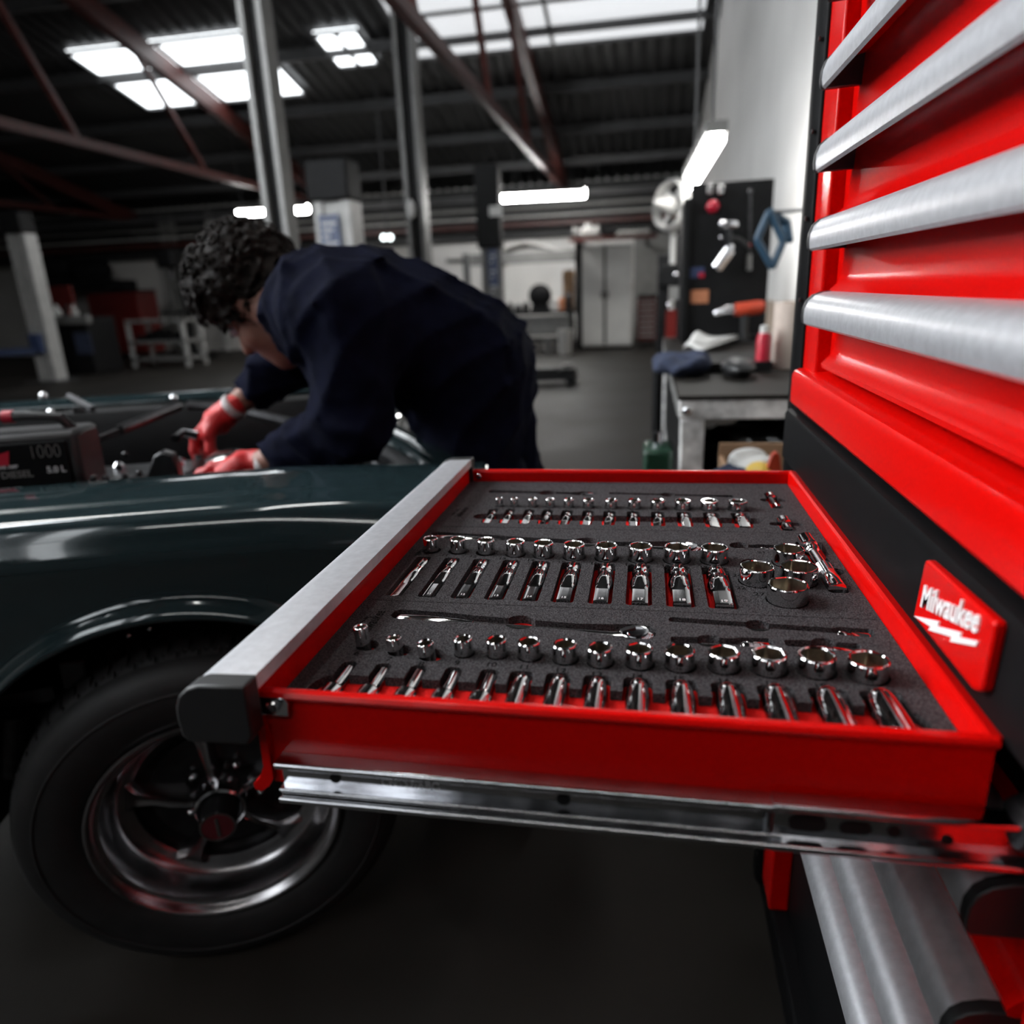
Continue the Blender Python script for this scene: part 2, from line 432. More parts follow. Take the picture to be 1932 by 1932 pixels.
# purlins and rafters
for i, y in enumerate([-3.6, -1.8, 0, 1.8, 3.6, 5.3, 7.0, 8.6, 10.2, 11.7, 13.1, 14.4]):
    struct(MB().bar((XL, y, roof_z(y) - 0.02), (XR, y, roof_z(y) - 0.02), 0.07, 0.14).build('ceiling_purlin', 'steelwork'), 'steel purlin under the roof sheets')
for x in (-11.2, -6.3, -1.4):
    r = MB()
    for ya, yb in ((YF, YRIDGE), (YRIDGE, YB)): r.bar((x, ya, roof_z(ya) - 0.2), (x, yb, roof_z(yb) - 0.2), 0.12, 0.24)
    r.bar((x, YF, EAVE - 0.15), (x, YB, EAVE - 0.15), 0.08, 0.1)
    for k in range(1, 8):
        y = YF + (YB - YF) * k / 8; y2 = YF + (YB - YF) * (k + (0.5 if k < 4 else -0.5)) / 8
        r.bar((x, y, EAVE - 0.15), (x, y2, roof_z(y2) - 0.25), 0.06, 0.06, (1, 0, 0))
    struct(r.build('ceiling_truss', 'rustred'), 'dark oxide red roof truss')
# dark trunking and cable trays under the far eaves
for z, y, m, h in ((2.86, 15.1, 'steelwork', .1), (2.62, 14.9, 'midgrey', .06), (2.46, 14.8, 'lightgrey', .035), (2.3, 14.9, 'rustred', .08), (2.74, 14.2, 'steelwork', .08)):
    struct(MB().box(XL, XR, y, y + 0.12, z, z + h).build('trim_2', m), 'horizontal service trunking along the back wall')
struct(MB().box(XL, XR, YB - 0.25, YB - 0.03, 2.10, 3.1).build('trim_3', 'roof'), 'dark band added along the top of the back wall')  # band added to darken the upper back wall
struct(MB().box(-0.05, XR, YB - 0.06, YB, 0, 2.10).build('trim_4', 'midgrey'), 'grey panel added over the back wall corner')  # panel added to tone the white wall down to grey here


def tube_light(name, p0, p1, label, wd=0.09, glow='tube', hang=True):
    p0 = Vector(p0); p1 = Vector(p1)
    t = thing(name, label, 'ceiling light', tuple((p0 + p1) / 2), 'fluorescent tube lights')
    d = (p1 - p0).normalized()
    MB().bar(p0 + Vector((0, 0, .05)), p1 + Vector((0, 0, .05)), wd * 1.25, 0.05).build('housing', 'midgrey', t)
    MB().cyl(p0, p1, wd / 2, seg=12).build('tube', glow, t)
    for k in (0.15, 0.85):
        p = p0.lerp(p1, k)
        if hang: MB().cyl(p + Vector((0, 0, .07)), Vector((p.x, p.y, roof_z(p.y) + .06)), 0.008, seg=6).build('hanger', 'steelwork', t)
    return t


tube_light('strip_light', at(948, 372, y=12.4), at(1104, 364, y=12.4), 'long lit fluorescent strip above the white cupboard', 0.15, 'tube_far')
tube_light('strip_light', at(450, 401, y=12.2), at(503, 398, y=12.2), 'short lit strip at the dark steel column, man-head side', 0.13, 'tube_far')
tube_light('strip_light', at(546, 396, y=12.2), at(581, 394, y=12.2), 'short lit strip between the dark column and the lift post', 0.13, 'tube_far')
tube_light('strip_light', at(1304, 346, y=4.2), at(1352, 262, y=3.2), 'lit strip slanting above the black tool board', 0.075, 'tube_mid')
tube_light('strip_light', (-3.4, 2.4, 3.3), (-1.9, 2.4, 3.3), 'lit strip light high over the green car', 0.08)
tube_light('strip_light', (-0.6, 0.2, 3.1), (-0.6, 1.7, 3.1), 'lit strip light over the open drawer', 0.08)
tube_light('strip_light', at(940, 494, y=13.15), at(1080, 489, y=13.15), 'lit strip under the high shelf at the back wall', 0.05, 'tube_far', False)
tube_light('strip_light', (-0.75, -1.75, 3.05), (1.0, -1.75, 3.05), 'lit strip light above and behind the viewpoint', 0.036)

# ================================================================== THE TOOL CHEST
RIM = 0.894                     # rim of the open drawer
chest = thing('tool_chest', 'large red and black tool chest with its top drawer pulled open', 'tool chest', (0.7, 0.28, 0))
CY0, CY1 = -0.115, 0.735
body = MB()
body.box(0.475, 1.0, CY0 + 0.01, CY1 - 0.01, 0.14, 1.62)
body.build('carcass', 'black', chest, bevel=0.004)
for ya, yb, far in ((0.598, 0.668, True), (-0.108, -0.03, False)):
    for z0, z1 in ((0.16, 0.884), (0.964, 1.60)):
        MB().box(0.445, 0.475, ya, yb, z0, z1).build('red_stile', 'red', chest, bevel=0.003)
for ya, yb in ((0.668, 0.735), (-0.175, -0.108)):
    p = MB(); s = 1 if ya > 0 else -1
    y0, y1 = (ya, yb) if s > 0 else (yb, ya)
    p.prism([(0.442, y0), (0.436, y0 + s * 0.012), (0.436, y1 - s * 0.03), (0.445, y1 - s * 0.01), (0.465, y1), (1.0, y1), (1.0, y0)], 'z', 0.14, 1.62)
    p.build('corner_post', 'black', chest, bevel=0.002)
    for k in range(15):
        z = 0.2 + 0.1 * k; MB().cyl((0.4365, y0 + s * 0.006, z), (0.4345, y0 + s * 0.006, z), 0.003, seg=8).build('rivet', 'plastic', chest)

# black badge rail
rail = MB().prism([(0.430, 0.888), (0.427, 0.891), (0.427, 0.951), (0.4295, 0.956), (0.4345, 0.958), (0.470, 0.958), (0.470, 0.888)], 'y', -0.178, 0.668).build('badge_rail', 'black', chest)
MB().box(0.452, 0.476, -0.16, 0.66, 0.955, 0.97).build('shadow_gap', 'black', chest)
# red badge with its lettering (skewed shield outline)
bd = [(0.1166, 0.9492), (0.0159, 0.9523), (0.0184, 0.9100), (0.0260, 0.9052), (0.1234, 0.9046)]
def round_poly(P, r, n=5):
    out = []
    for i in range(len(P)):
        a, b, c = Vector(P[i - 1]), Vector(P[i]), Vector(P[(i + 1) % len(P)])
        u = (a - b).normalized(); v = (c - b).normalized()
        p, q = b + u * r, b + v * r
        for k in range(n + 1):
            t = k / n; out.append(tuple(p * (1 - t) ** 2 + b * 2 * t * (1 - t) + q * t * t))
    return out
bg = MB().prism(round_poly(bd, 0.0036), 'x', 0.4205, 0.4275).build('badge', 'red', rail, bevel=0.0018)
def on_chest(me, yc, zc, x):
    me.transform(Matrix(((0, 0, -1, x), (-1, 0, 0, yc), (0, 1, 0, zc), (0, 0, 0, 1)))); return me
lm = text_mesh('Milwaukee', 0.0215, 'white_print', 0.0006, 0.00035, 0.42, 0.90)
lm.transform(Matrix.Rotation(R(14.5), 4, 'Z'))
link('badge_lettering', on_chest(lm, 0.0725, 0.9345, 0.4198), rail)
bolt = [(0.1195, 0.9066), (0.0803, 0.9216), (0.0805, 0.9180), (0.0491, 0.9297), (0.0501, 0.9262), (0.0282, 0.9349), (0.0300, 0.9310), (0.0610, 0.9178), (0.0603, 0.9212), (0.0935, 0.9090), (0.0906, 0.9128)]
MB().prism(bolt, 'x', 0.4195, 0.4206).build('badge_bolt', 'white_print', rail)

# red apron above the badge rail
MB().prism([(0.433, 0.966), (0.430, 0.970), (0.430, 1.005), (0.4325, 1.0105), (0.438, 1.013), (0.468, 1.016), (0.476, 1.016), (0.476, 0.964), (0.440, 0.964)], 'y', -0.178, 0.655).build('red_apron', 'red', chest)


def drawer_front(z_lip, parent):
    """a closed drawer: folded red front with flared foot, aluminium pull with black end caps"""
    f = MB()
    pr = [(0.4655, z_lip + 0.092), (0.4615, z_lip + 0.088), (0.4605, z_lip + 0.060), (0.4600, z_lip + 0.026), (0.4570, z_lip + 0.017), (0.4500, z_lip + 0.010), (0.4465, z_lip + 0.006), (0.4475, z_lip + 0.001), (0.4530, z_lip), (0.4760, z_lip + 0.004), (0.4760, z_lip + 0.092)]
    f.prism(pr, 'y', -0.016, 0.572)
    d = f.build('drawer', 'red', parent, sharp=50)
    h = [(0.4625, z_lip + 0.091), (0.440, z_lip + 0.0895), (0.4300, z_lip + 0.086), (0.4235, z_lip + 0.080), (0.4200, z_lip + 0.071), (0.4195, z_lip + 0.062), (0.4205, z_lip + 0.055), (0.4235, z_lip + 0.0525), (0.4265, z_lip + 0.056), (0.4270, z_lip + 0.067), (0.432, z_lip + 0.078), (0.442, z_lip + 0.083), (0.4625, z_lip + 0.085)]
    MB().prism(h, 'y', -0.004, 0.560).build('handle', 'alu', d, sharp=40)
    hs = [p for p in h if True][:8]
    cap = [(x - 0.0012 * (x < 0.46), z + 0.0006) for x, z in hs] + [(0.4625, z_lip + 0.0545)]
    for y0, y1 in ((-0.013, -0.004), (0.560, 0.569)): MB().prism(cap, 'y', y0, y1).build('handle_cap', 'plastic', d, bevel=0.001)
    MB().box(0.4615, 0.4765, 0.572, 0.598, z_lip + 0.0, z_lip + 0.092).build('side_return', 'red', d, bevel=0.002)
    MB().box(0.468, 0.4765, -0.03, -0.016, z_lip, z_lip + 0.092).build('side_return', 'red', d, bevel=0.002)
    return d


for k in range(7): drawer_front(1.022 + 0.0825 * k, chest)
for k in range(1, 5): drawer_front(0.812 - 0.092 * k, chest)
MB().box(0.44, 1.0, -0.178, 0.735, 1.60, 1.64).build('lid', 'black', chest, bevel=0.006)
b = MB(); b.box(0.45, 1.0, -0.17, 0.73, 0.1, 0.16); b.build('plinth', 'black', chest, bevel=0.004)
for x in (0.52, 0.94):
    for y in (-0.1, 0.66):
        c = MB().cyl((x, y - 0.02, 0.05), (x, y + 0.02, 0.05), 0.05, seg=24).build('caster', 'rubber', chest)
        MB().box(x - 0.02, x + 0.02, y - 0.03, y + 0.03, 0.06, 0.105).build('caster_fork', 'steel', c)
# black lock knob on the near stile
MB().lathe([(0.0, 0.0), (0.016, 0.0), (0.0175, 0.006), (0.013, 0.016), (0.0, 0.019)], (0.452, -0.006, 0.845), (-1, 0, 0), 24).build('lock_knob', 'plastic', chest)

# ------------------------------------------------------------------ the open drawer
dr = MB()
T = 0.0022
ZB = 0.824
# near and far side walls with rolled rims
dr.prism([(0.0, ZB), (0.0, RIM - 0.008), (-0.0035, RIM - 0.0055), (-0.0045, RIM - 0.003), (-0.003, RIM - 0.0006), (0.0, RIM), (0.0035, RIM - 0.0008), (0.0045, RIM - 0.0035), (0.0028, RIM - 0.0075), (0.0028, ZB)], 'x', 0.0, 0.424)
dr.prism([(0.5705, ZB), (0.5705, RIM - 0.008), (0.574, RIM - 0.0055), (0.575, RIM - 0.003), (0.5735, RIM - 0.0006), (0.5705, RIM), (0.567, RIM - 0.0008), (0.566, RIM - 0.0035), (0.5677, RIM - 0.0075), (0.5677, ZB)], 'x', 0.0, 0.424)
# back wall with flat top flange
dr.prism([(0.4175, ZB), (0.4175, RIM - 0.004), (0.4185, RIM - 0.001), (0.421, RIM + 0.0002), (0.4268, RIM - 0.001), (0.4268, RIM - 0.006), (0.4205, RIM - 0.006), (0.4205, ZB)], 'y', 0.001, 0.572)
# floor pan
dr.box(0.0, 0.42, 0.001, 0.57, ZB, ZB + 0.003)
drawer = dr.build('drawer', 'red', chest, label='pulled-out red drawer full of socket sets', sharp=30)
# folded front with flared foot
fr = MB().prism([(0.0016, 0.9045), (0.0016, 0.905), (-0.003, 0.905), (-0.0035, 0.86), (-0.0040, 0.838), (-0.008, 0.829), (-0.0135, 0.8235), (-0.0125, 0.8195), (-0.008, 0.8185), (-0.002, 0.823), (0.0016, 0.829)], 'y', -0.004, 0.574).build('front_panel', 'red', drawer, sharp=50)
hd = [(0.0055, 0.9098), (-0.0245, 0.9085), (-0.0325, 0.9055), (-0.0385, 0.9), (-0.0415, 0.893), (-0.0422, 0.884), (-0.0412, 0.874), (-0.0385, 0.8715), (-0.0355, 0.875), (-0.035, 0.888), (-0.030, 0.898), (-0.021, 0.9025), (0.0, 0.9045), (0.0025, 0.9), (0.0055, 0.9)]
MB().prism(hd, 'y', -0.010, 0.562).build('handle', 'alu', drawer, label='brushed aluminium pull along the open drawer', sharp=40)
cp = [(0.0062, 0.9105), (-0.0247, 0.9094), (-0.033, 0.9064), (-0.0394, 0.9005), (-0.0425, 0.8932), (-0.0432, 0.884), (-0.042, 0.8725), (-0.038, 0.8685), (0.002, 0.8695), (0.0062, 0.876)]
for y0, y1 in ((-0.0255, -0.010), (0.562, 0.5775)): MB().prism(cp, 'y', y0, y1).build('handle_cap', 'plastic', drawer, bevel=0.0016)
for yy, s in ((-0.0005, -1), (0.5712, 1)):
    bk = MB().prism([(0.0, 0.8905), (0.0175, 0.8905), (0.0205, 0.887), (0.0195, 0.8775), (0.0, 0.8775)], 'y', yy + s * 0.0005, yy + s * 0.004).build('bracket', 'steel', drawer, bevel=0.0006)
    MB().lathe([(0.0, 0), (0.0042, 0), (0.0042, 0.0018), (0.0034, 0.0026), (0.0018, 0.0026), (0.0015, 0.0010), (0, 0.0010)], (0.0105, yy + s * 0.004, 0.8845), (0, s, 0), 20).build('screw', 'bright', drawer)
MB().lathe([(0.0, 0), (0.0042, 0), (0.0042, 0.0018), (0.0034, 0.0028), (0.0, 0.0030)], (0.0135, 0.5676, 0.8845), (0, -1, 0), 20).build('screw', 'bright', drawer)

# ball-bearing slide on the near side (and the hidden far one)
for s, yb in ((-1, 0.0), (1, 0.5705)):
    def sl(y): return yb + s * y
    a = MB()
    def bead(yc, zc, r, a0, a1, n=8): return [(sl(yc + r * math.cos(R(a0 + (a1 - a0) * k / n))), zc + r * math.sin(R(a0 + (a1 - a0) * k / n))) for k in range(n + 1)]
    c1 = [(sl(0.0005), 0.8480)] + bead(0.0108, 0.8455, 0.0025, 90, -100) + [(sl(0.0045), 0.8430), (sl(0.0045), 0.8275)] + bead(0.0100, 0.8262, 0.0014, 100, -60) + [(sl(0.0085), 0.8238)] + bead(0.0112, 0.8200, 0.0024, 80, -90) + [(sl(0.0005), 0.8176)]
    a.prism(c1, 'x', 0.0095, 0.318)
    slide = a.build('slide', 'steel', drawer, label='bright zinc-plated drawer runner', sharp=40)
    for x, z, r in ((0.046, 0.8345, 0.0036), (0.193, 0.834, 0.0042)): MB().cyl((x, sl(0.0043), z), (x, sl(0.0052), z), r, seg=18).build('slide_hole', 'dark', drawer)
    o2 = MB()
    c2 = [(sl(0.0030), 0.8508)] + bead(0.0130, 0.8482, 0.0026, 90, -100) + [(sl(0.0068), 0.8456), (sl(0.0068), 0.8245)] + bead(0.0130, 0.8215, 0.0026, 100, -90) + [(sl(0.0030), 0.8170)]
    o2.prism(c2, 'x', 0.312, 0.448)
    o2.build('slide_channel', 'steel', drawer, sharp=40)
    for x0, x1, z0, z1 in ((0.322, 0.342, 0.829, 0.839), (0.349, 0.366, 0.8295, 0.8375), (0.374, 0.381, 0.830, 0.837), (0.402, 0.408, 0.8285, 0.834)):
        MB().prism([(p, q) for p, q in rrect(x0, x1, z0, z1, 0.004)], 'y', sl(0.0066), sl(0.0075)).build('slide_slot', 'dark', drawer)
    bl = MB(); bl.tube([(0.3115, sl(0.006), 0.8205), (0.3115, sl(0.0075), 0.834), (0.3115, sl(0.006), 0.8475)], 0.0022, 8); bl.build('ball_cage', 'plastic', drawer)
me = text_mesh('CN  S7-ABC', 0.0072, 'grey_print', 0.0001)
me.transform(Matrix(((1, 0, 0, 0.096), (0, 0, -1, -0.0047), (0, 1, 0, 0.8345), (0, 0, 0, 1))))
link('stamping', me, drawer)

# ================================================================== FOAM TRAYS AND SOCKETS
FZ = RIM - 0.016          # foam surface
FT = 0.0070                # thickness of the black layer; the red layer lies under it
RZ = FZ - FT
N_S = [('6', .0338, .0110), ('7', .0607, .0115), ('8', .0865, .0127), ('9', .1115, .0139), ('10', .1362, .0149), ('11', .1599, .0166), ('12', .1854, .0175), ('13', .2102, .0179), ('14', .2371, .0191), ('15', .2645, .0206), ('16', .2935, .0212), ('17', .3229, .0233), ('18', .3533, .0243), ('19', .3844, .0256)]
N_Y = [.0915, .0860, .0820, .0870, .0880, .0878, .0863, .0845, .0852, .0858, .0866, .0870, .0885, .0860]
N_W = [.0102, .0108, .0114, .0116, .0120, .0154, .0160, .0174, .0182, .0196, .0203, .0216, .0228, .0240]
N_X = [.0325, .0583, .0843, .1098, .1352, .1577, .1829, .2090, .2359, .2640, .2933, .3227, .3545, .3856]
M_S = [('10', .0255, .0151), ('11', .0541, .0163), ('12', .0833, .0174), ('13', .1135, .0189), ('14', .1418, .0199), ('15', .1720, .0213), ('16', .2031, .0215), ('17', .2355, .0230), ('18', .2694, .0248), ('19', .3036, .0252)]
M_Y = [.2947, .2946, .2934, .2907, .2888, .2871, .2863, .2860, .2865, .2870]
M_B = [('21', .3695, .2872, .0274), ('22', .3353, .2405, .0290), ('24', .3702, .2433, .0312), ('27', .3541, .2025, .0320)]
M_X = [.0239, .0535, .0835, .1132, .1423, .1716, .2029, .2350, .2690, .3025]
M_W = [.0150, .0162, .0172, .0174, .0180, .0192, .0200, .0218, .0236, .0240]
F_S = [('4', .0651, .0091), ('4.5', .0838, .0094), ('5', .1061, .0106), ('5.5', .1273, .0115), ('6', .1497, .0120), ('7', .1730, .0135), ('8', .1998, .0148), ('9', .2268, .0153), ('10', .2540, .0169), ('11', .2823, .0185), ('12', .3120, .0201), ('13', .3435, .0212)]
F_X = [.0615, .0820, .1050, .1268, .1500, .1745, .1993, .2262, .2537, .2829, .3125, .3439]
F_W = [.0095, .0102, .0108, .0113, .0118, .0122, .0130, .0134, .0138, .0150, .0165, .0180]


def strip(pts):
    """pocket outline from (x, y, half width) stations"""
    P = [Vector((x, y)) for x, y, h in pts]; L = []; Rr = []
    for i, (x, y, h) in enumerate(pts):
        t = (P[min(i + 1, len(P) - 1)] - P[max(i - 1, 0)]).normalized(); nn = Vector((-t.y, t.x))
        L.append(tuple(P[i] + nn * h)); Rr.append(tuple(P[i] - nn * h))
    return Rr + L[::-1]


def foam_tray(label, y0, y1, cuts, nums, logo):
    t = thing('foam_tray', label, 'foam tray', (0.21, (y0 + y1) / 2, 0.8285), 'foam trays in the drawer')
    base = MB().box(0.002, 0.4168, y0, y1, RZ, FZ)
    bo = link('tmp', base.mesh('tmp', 'foam'))
    cm = MB()
    for c in cuts:
        cm.prism(c, 'z', RZ - 0.004, FZ + 0.004)
    co = link('cut', cm.mesh('cut', 'foam', merge=False))
    md = bo.modifiers.new('b', 'BOOLEAN'); md.operation = 'DIFFERENCE'; md.object = co; md.solver = 'EXACT'; md.use_self = True
    bpy.context.view_layer.update()
    me = bpy.data.meshes.new_from_object(bo.evaluated_get(bpy.context.evaluated_depsgraph_get()))
    for o in (bo, co): bpy.data.objects.remove(o)
    finish(me, 'foam', 30); me.name = 'foam_layer'
    link('foam_layer', me, t)
    MB().box(0.002, 0.4168, y0, y1, 0.8285, RZ).build('red_base', 'foam_red', t, label='red foam base layer')
    for s, x, y, sz in nums:
        m = text_mesh(s, sz, 'ink', 0.00005, 0.0001, name='size_number'); m.transform(Matrix.Translation((x, y, FZ + 0.00012)))
        link('size_number', m, t)
    lx, ly, ls = logo
    m = text_mesh('Milwaukee', ls, 'ink', 0.00005, 0.0002, 0.25, 0.75)
    m.transform(Matrix.Translation((lx, ly, FZ + 0.00012)) @ Matrix.Rotation(R(90), 4, 'Z'))
    link('pressed_lettering', m, t)
    bz = MB().prism([(lx - 0.0105 + a * 0.004, ly + b) for a, b in ((0, -.02), (1, -.004), (.4, -.004), (1.2, .010), (.6, .010), (1.6, .024), (.2, .006), (.7, .006), (-.3, -.008), (.2, -.008))], 'z', FZ + 0.00005, FZ + 0.0002)
    bz.build('pressed_bolt', 'ink', t)
    return t


cuts = []
for i, (s, x, d) in enumerate(N_S): cuts.append(circ(x + (0.0015 if i < 3 else 0), N_Y[i], d / 2 + (0.003 if i < 3 else 0.0009)))
for x, wd in zip(N_X, N_W): cuts.append(rrect(x - wd / 2 - .0006, x + wd / 2 + .0006, 0.0065, 0.0668, 0.0045))
cuts.append(rrect(0.0166, 0.4045, 0.0135, 0.0485, 0.017, 9))
cuts.append(strip([(.0355, .1475, .0045), (.040, .1472, .0085), (.075, .1452, .0085), (.105, .1436, .0062), (.19, .1375, .0058), (.216, .1355, .0095), (.232, .1345, .0125), (.243, .1335, .0105), (.2485, .133, .005)]))
cuts.append(circ(.1433, .1415, .0122))
cuts.append(strip([(.2585, .158, .002), (.2605, .1578, .0042), (.378, .1505, .0042), (.382, .1502, .0066), (.403, .149, .0066), (.4055, .1488, .004)]))
cuts.append(circ(.3246, .1532, .0096))
cuts.append(strip([(.2590, .1240, .003), (.2605, .1240, .0050), (.305, .1252, .0050), (.309, .1254, .007), (.3295, .1262, .007), (.3315, .1262, .004)]))
cuts.append(circ(.2864, .1245, .0094))
cuts.append(strip([(.3395, .1270, .003), (.341, .1270, .005), (.354, .1268, .006), (.389, .1250, .0062), (.391, .125, .004)]))
cuts.append(circ(.3668, .1275, .0096))
tray_near = foam_tray('charcoal foam tray nearest the viewer, with sockets 6 to 19', 0.0035, 0.1715, cuts,
                      [(s, x - 0.002, N_Y[i] - d / 2 - 0.0075, 0.0085) for i, (s, x, d) in enumerate(N_S)], (0.0245, 0.1285, 0.0135))
cuts = []
for i, (s, x, d) in enumerate(M_S): cuts.append(circ(x, M_Y[i], d / 2 + (0.0022 if i < 3 else 0.0008)))
for s, x, y, d in M_B: cuts.append(circ(x, y, d / 2 + 0.0008))
for i, (x, wd) in enumerate(zip(M_X, M_W)): cuts.append(rrect(x - wd / 2, x + wd / 2, 0.1815, 0.2765 - 0.0007 * i, 0.0035))
cuts.append(strip([(.010, .3435, .005), (.016, .3432, .0085), (.07, .3385, .0085), (.11, .3355, .0062), (.215, .3275, .0062), (.25, .3265, .011), (.275, .3255, .0145), (.29, .3245, .011), (.2965, .324, .005)]))
cuts.append(circ(.1796, .3305, .0138))
cuts.append(strip([(.3225, .3305, .0045), (.345, .3295, .0045), (.349, .3295, .0062), (.372, .3285, .0062)]))
cuts.append(circ(.3316, .3310, .0094))
cuts.append(circ(.3391, .2870 - .004, .0118))
cuts.append(strip([(.3985, .3475, .0055), (.3985, .344, .0125), (.3985, .312, .0125), (.3985, .307, .0085), (.3990, .224, .0085), (.3990, .221, .0060)]))
cuts.append(circ(.4065, .2690, .0078))
tray_mid = foam_tray('charcoal foam tray in the middle, with sockets 10 to 27', 0.1725, 0.3715, cuts,
                     [(s, x - 0.011, M_Y[i] - d / 2 - 0.004, 0.0075) for i, (s, x, d) in enumerate(M_S)] + [('21', .350, .3125, .008), ('22', .3205, .224, .008), ('24', .3205, .252, .0075), ('27', .334, .2125, .009)], (0.0235, 0.325 - 0.03, 0.008))
cuts = []
for s, x, d in F_S: cuts.append(circ(x, 0.4530, d / 2 + 0.0008))
for x, wd in zip(F_X, F_W): cuts.append(rrect(x - wd / 2 - .0008, x + wd / 2 + .0008, 0.3868, 0.4385, 0.003))
cuts.append(rrect(0.0425, 0.3655, 0.4005, 0.4205, 0.0099, 8))
cuts.append(strip([(.0385, .5165, .003), (.042, .5163, .006), (.075, .5148, .006), (.09, .514, .0045), (.145, .5115, .0045), (.158, .511, .009), (.172, .5105, .009), (.1785, .5102, .004)]))
cuts.append(circ(.1162, .5125, .0112))
cuts.append(strip([(.1945, .5140, .003), (.1965, .5139, .0036), (.325, .5070, .0036), (.329, .5068, .0052), (.344, .506, .0052), (.3455, .506, .003)]))
cuts.append(circ(.2668, .5102, .009))
cuts.append(strip([(.3885, .5225, .004), (.3885, .520, .0068), (.3885, .461, .0068), (.3885, .4585, .004)])); cuts.append(rrect(.3735, .4035, .4855, .4985, .0064))
cuts.append(strip([(.3870, .4215, .004), (.3870, .419, .0075), (.3870, .382, .0075), (.3870, .3795, .004)])); cuts.append(rrect(.3705, .4040, .3955, .4070, .0056))
tray_far = foam_tray('charcoal foam tray along the far side of the drawer, with the smallest sockets', 0.3725, 0.5665, cuts,
                     [(s, x - 0.002, 0.4530 - d / 2 - 0.0075, 0.0075) for s, x, d in F_S], (0.0255, 0.425, 0.011))


# ------------------------------------------------------------------ upright sockets
def socket_mesh(d, h, hexd):
    r = d / 2; mb = MB(); seg = 48
    ch = min(0.0010, r * 0.12)
    def inner(th, a): return min(a / math.cos(((th + R(30)) % R(60)) - R(30)), a * 1.10)
    rings = [lambda th: (r * .9, 0), lambda th: (r, 0.0012), lambda th: (r, 0.0022), lambda th: (r, h * .5), lambda th: (r, h - ch - 0.0005), lambda th: (r, h - ch), lambda th: (r - ch * 0.5, h - ch * 0.25), lambda th: (r - ch, h),
             lambda th: (inner(th, hexd / 2) + 0.0006, h), lambda th: (inner(th, hexd / 2), h - 0.0009)]
    mb.grid([[(f(2 * math.pi * k / seg)[0] * math.cos(2 * math.pi * k / seg), f(2 * math.pi * k / seg)[0] * math.sin(2 * math.pi * k / seg), f(2 * math.pi * k / seg)[1]) for k in range(seg)] for f in rings], wrap=True)
    bore = MB()
    fl = [lambda th: (inner(th, hexd / 2), h - 0.0009), lambda th: (inner(th, hexd / 2), h - 0.016), lambda th: (hexd * 0.28, h - 0.018), lambda th: (1e-4, h - 0.018)]
    bore.grid([[(f(2 * math.pi * k / seg)[0] * math.cos(2 * math.pi * k / seg), f(2 * math.pi * k / seg)[0] * math.sin(2 * math.pi * k / seg), f(2 * math.pi * k / seg)[1]) for k in range(seg)] for f in fl], wrap=True)
    return mb.mesh('shallow_socket', 'chrome', 25), bore.mesh('bore', 'chrome_in', 40)


def upright(x, y, d, h, hexd, label, group, tilt=0.0, cat='socket'):
    me, bo = socket_mesh(d, h, hexd)
    t = link('shallow_socket', me); t.location = (x, y, RZ - 0.016)
    t.rotation_euler = (tilt * 0.6, tilt, random.uniform(0, 1)); tag(t, label, cat, group)
    b = bpy.data.objects.new('bore', bo); COL.objects.link(b); b.parent = t
    return t


ORD = ['first', 'second', 'third', 'fourth', 'fifth', 'sixth', 'seventh', 'eighth', 'ninth', 'tenth', 'eleventh', 'twelfth', 'thirteenth', 'fourteenth']
for i, (s, x, d) in enumerate(N_S):
    upright(x, N_Y[i], d, 0.016 + FT + (0.0155 if i in (0,) else 0.0125 if i > 2 else 0.0105), d * (0.62 + 0.012 * i), 'upright chrome socket in the nearest tray, %s from the handle' % ORD[i], 'upright sockets of the nearest tray', (-0.07 if i < 3 else -0.02))
for i, (s, x, d) in enumerate(M_S):
    upright(x, M_Y[i], d, 0.016 + FT + 0.0140, d * 0.78, 'upright chrome socket in the middle tray row, %s from the handle' % ORD[i], 'upright sockets of the middle tray')
for s, x, y, d in M_B:
    upright(x, y, d, 0.016 + FT + 0.0145, d * 0.84, {'21': 'large chrome socket behind the other wide ones, beside the swivel joint', '22': 'large chrome socket leftmost of the four wide ones', '24': 'large chrome socket rightmost of the four wide ones', '27': 'widest chrome socket, nearest of the four wide ones'}[s], 'wide sockets of the middle tray')
for i, (s, x, d) in enumerate(F_S):
    upright(x, 0.4530, d, 0.016 + FT + 0.0100, d * 0.66, 'small upright chrome socket, %s from the handle in the far tray' % ORD[i], 'upright sockets of the far tray')


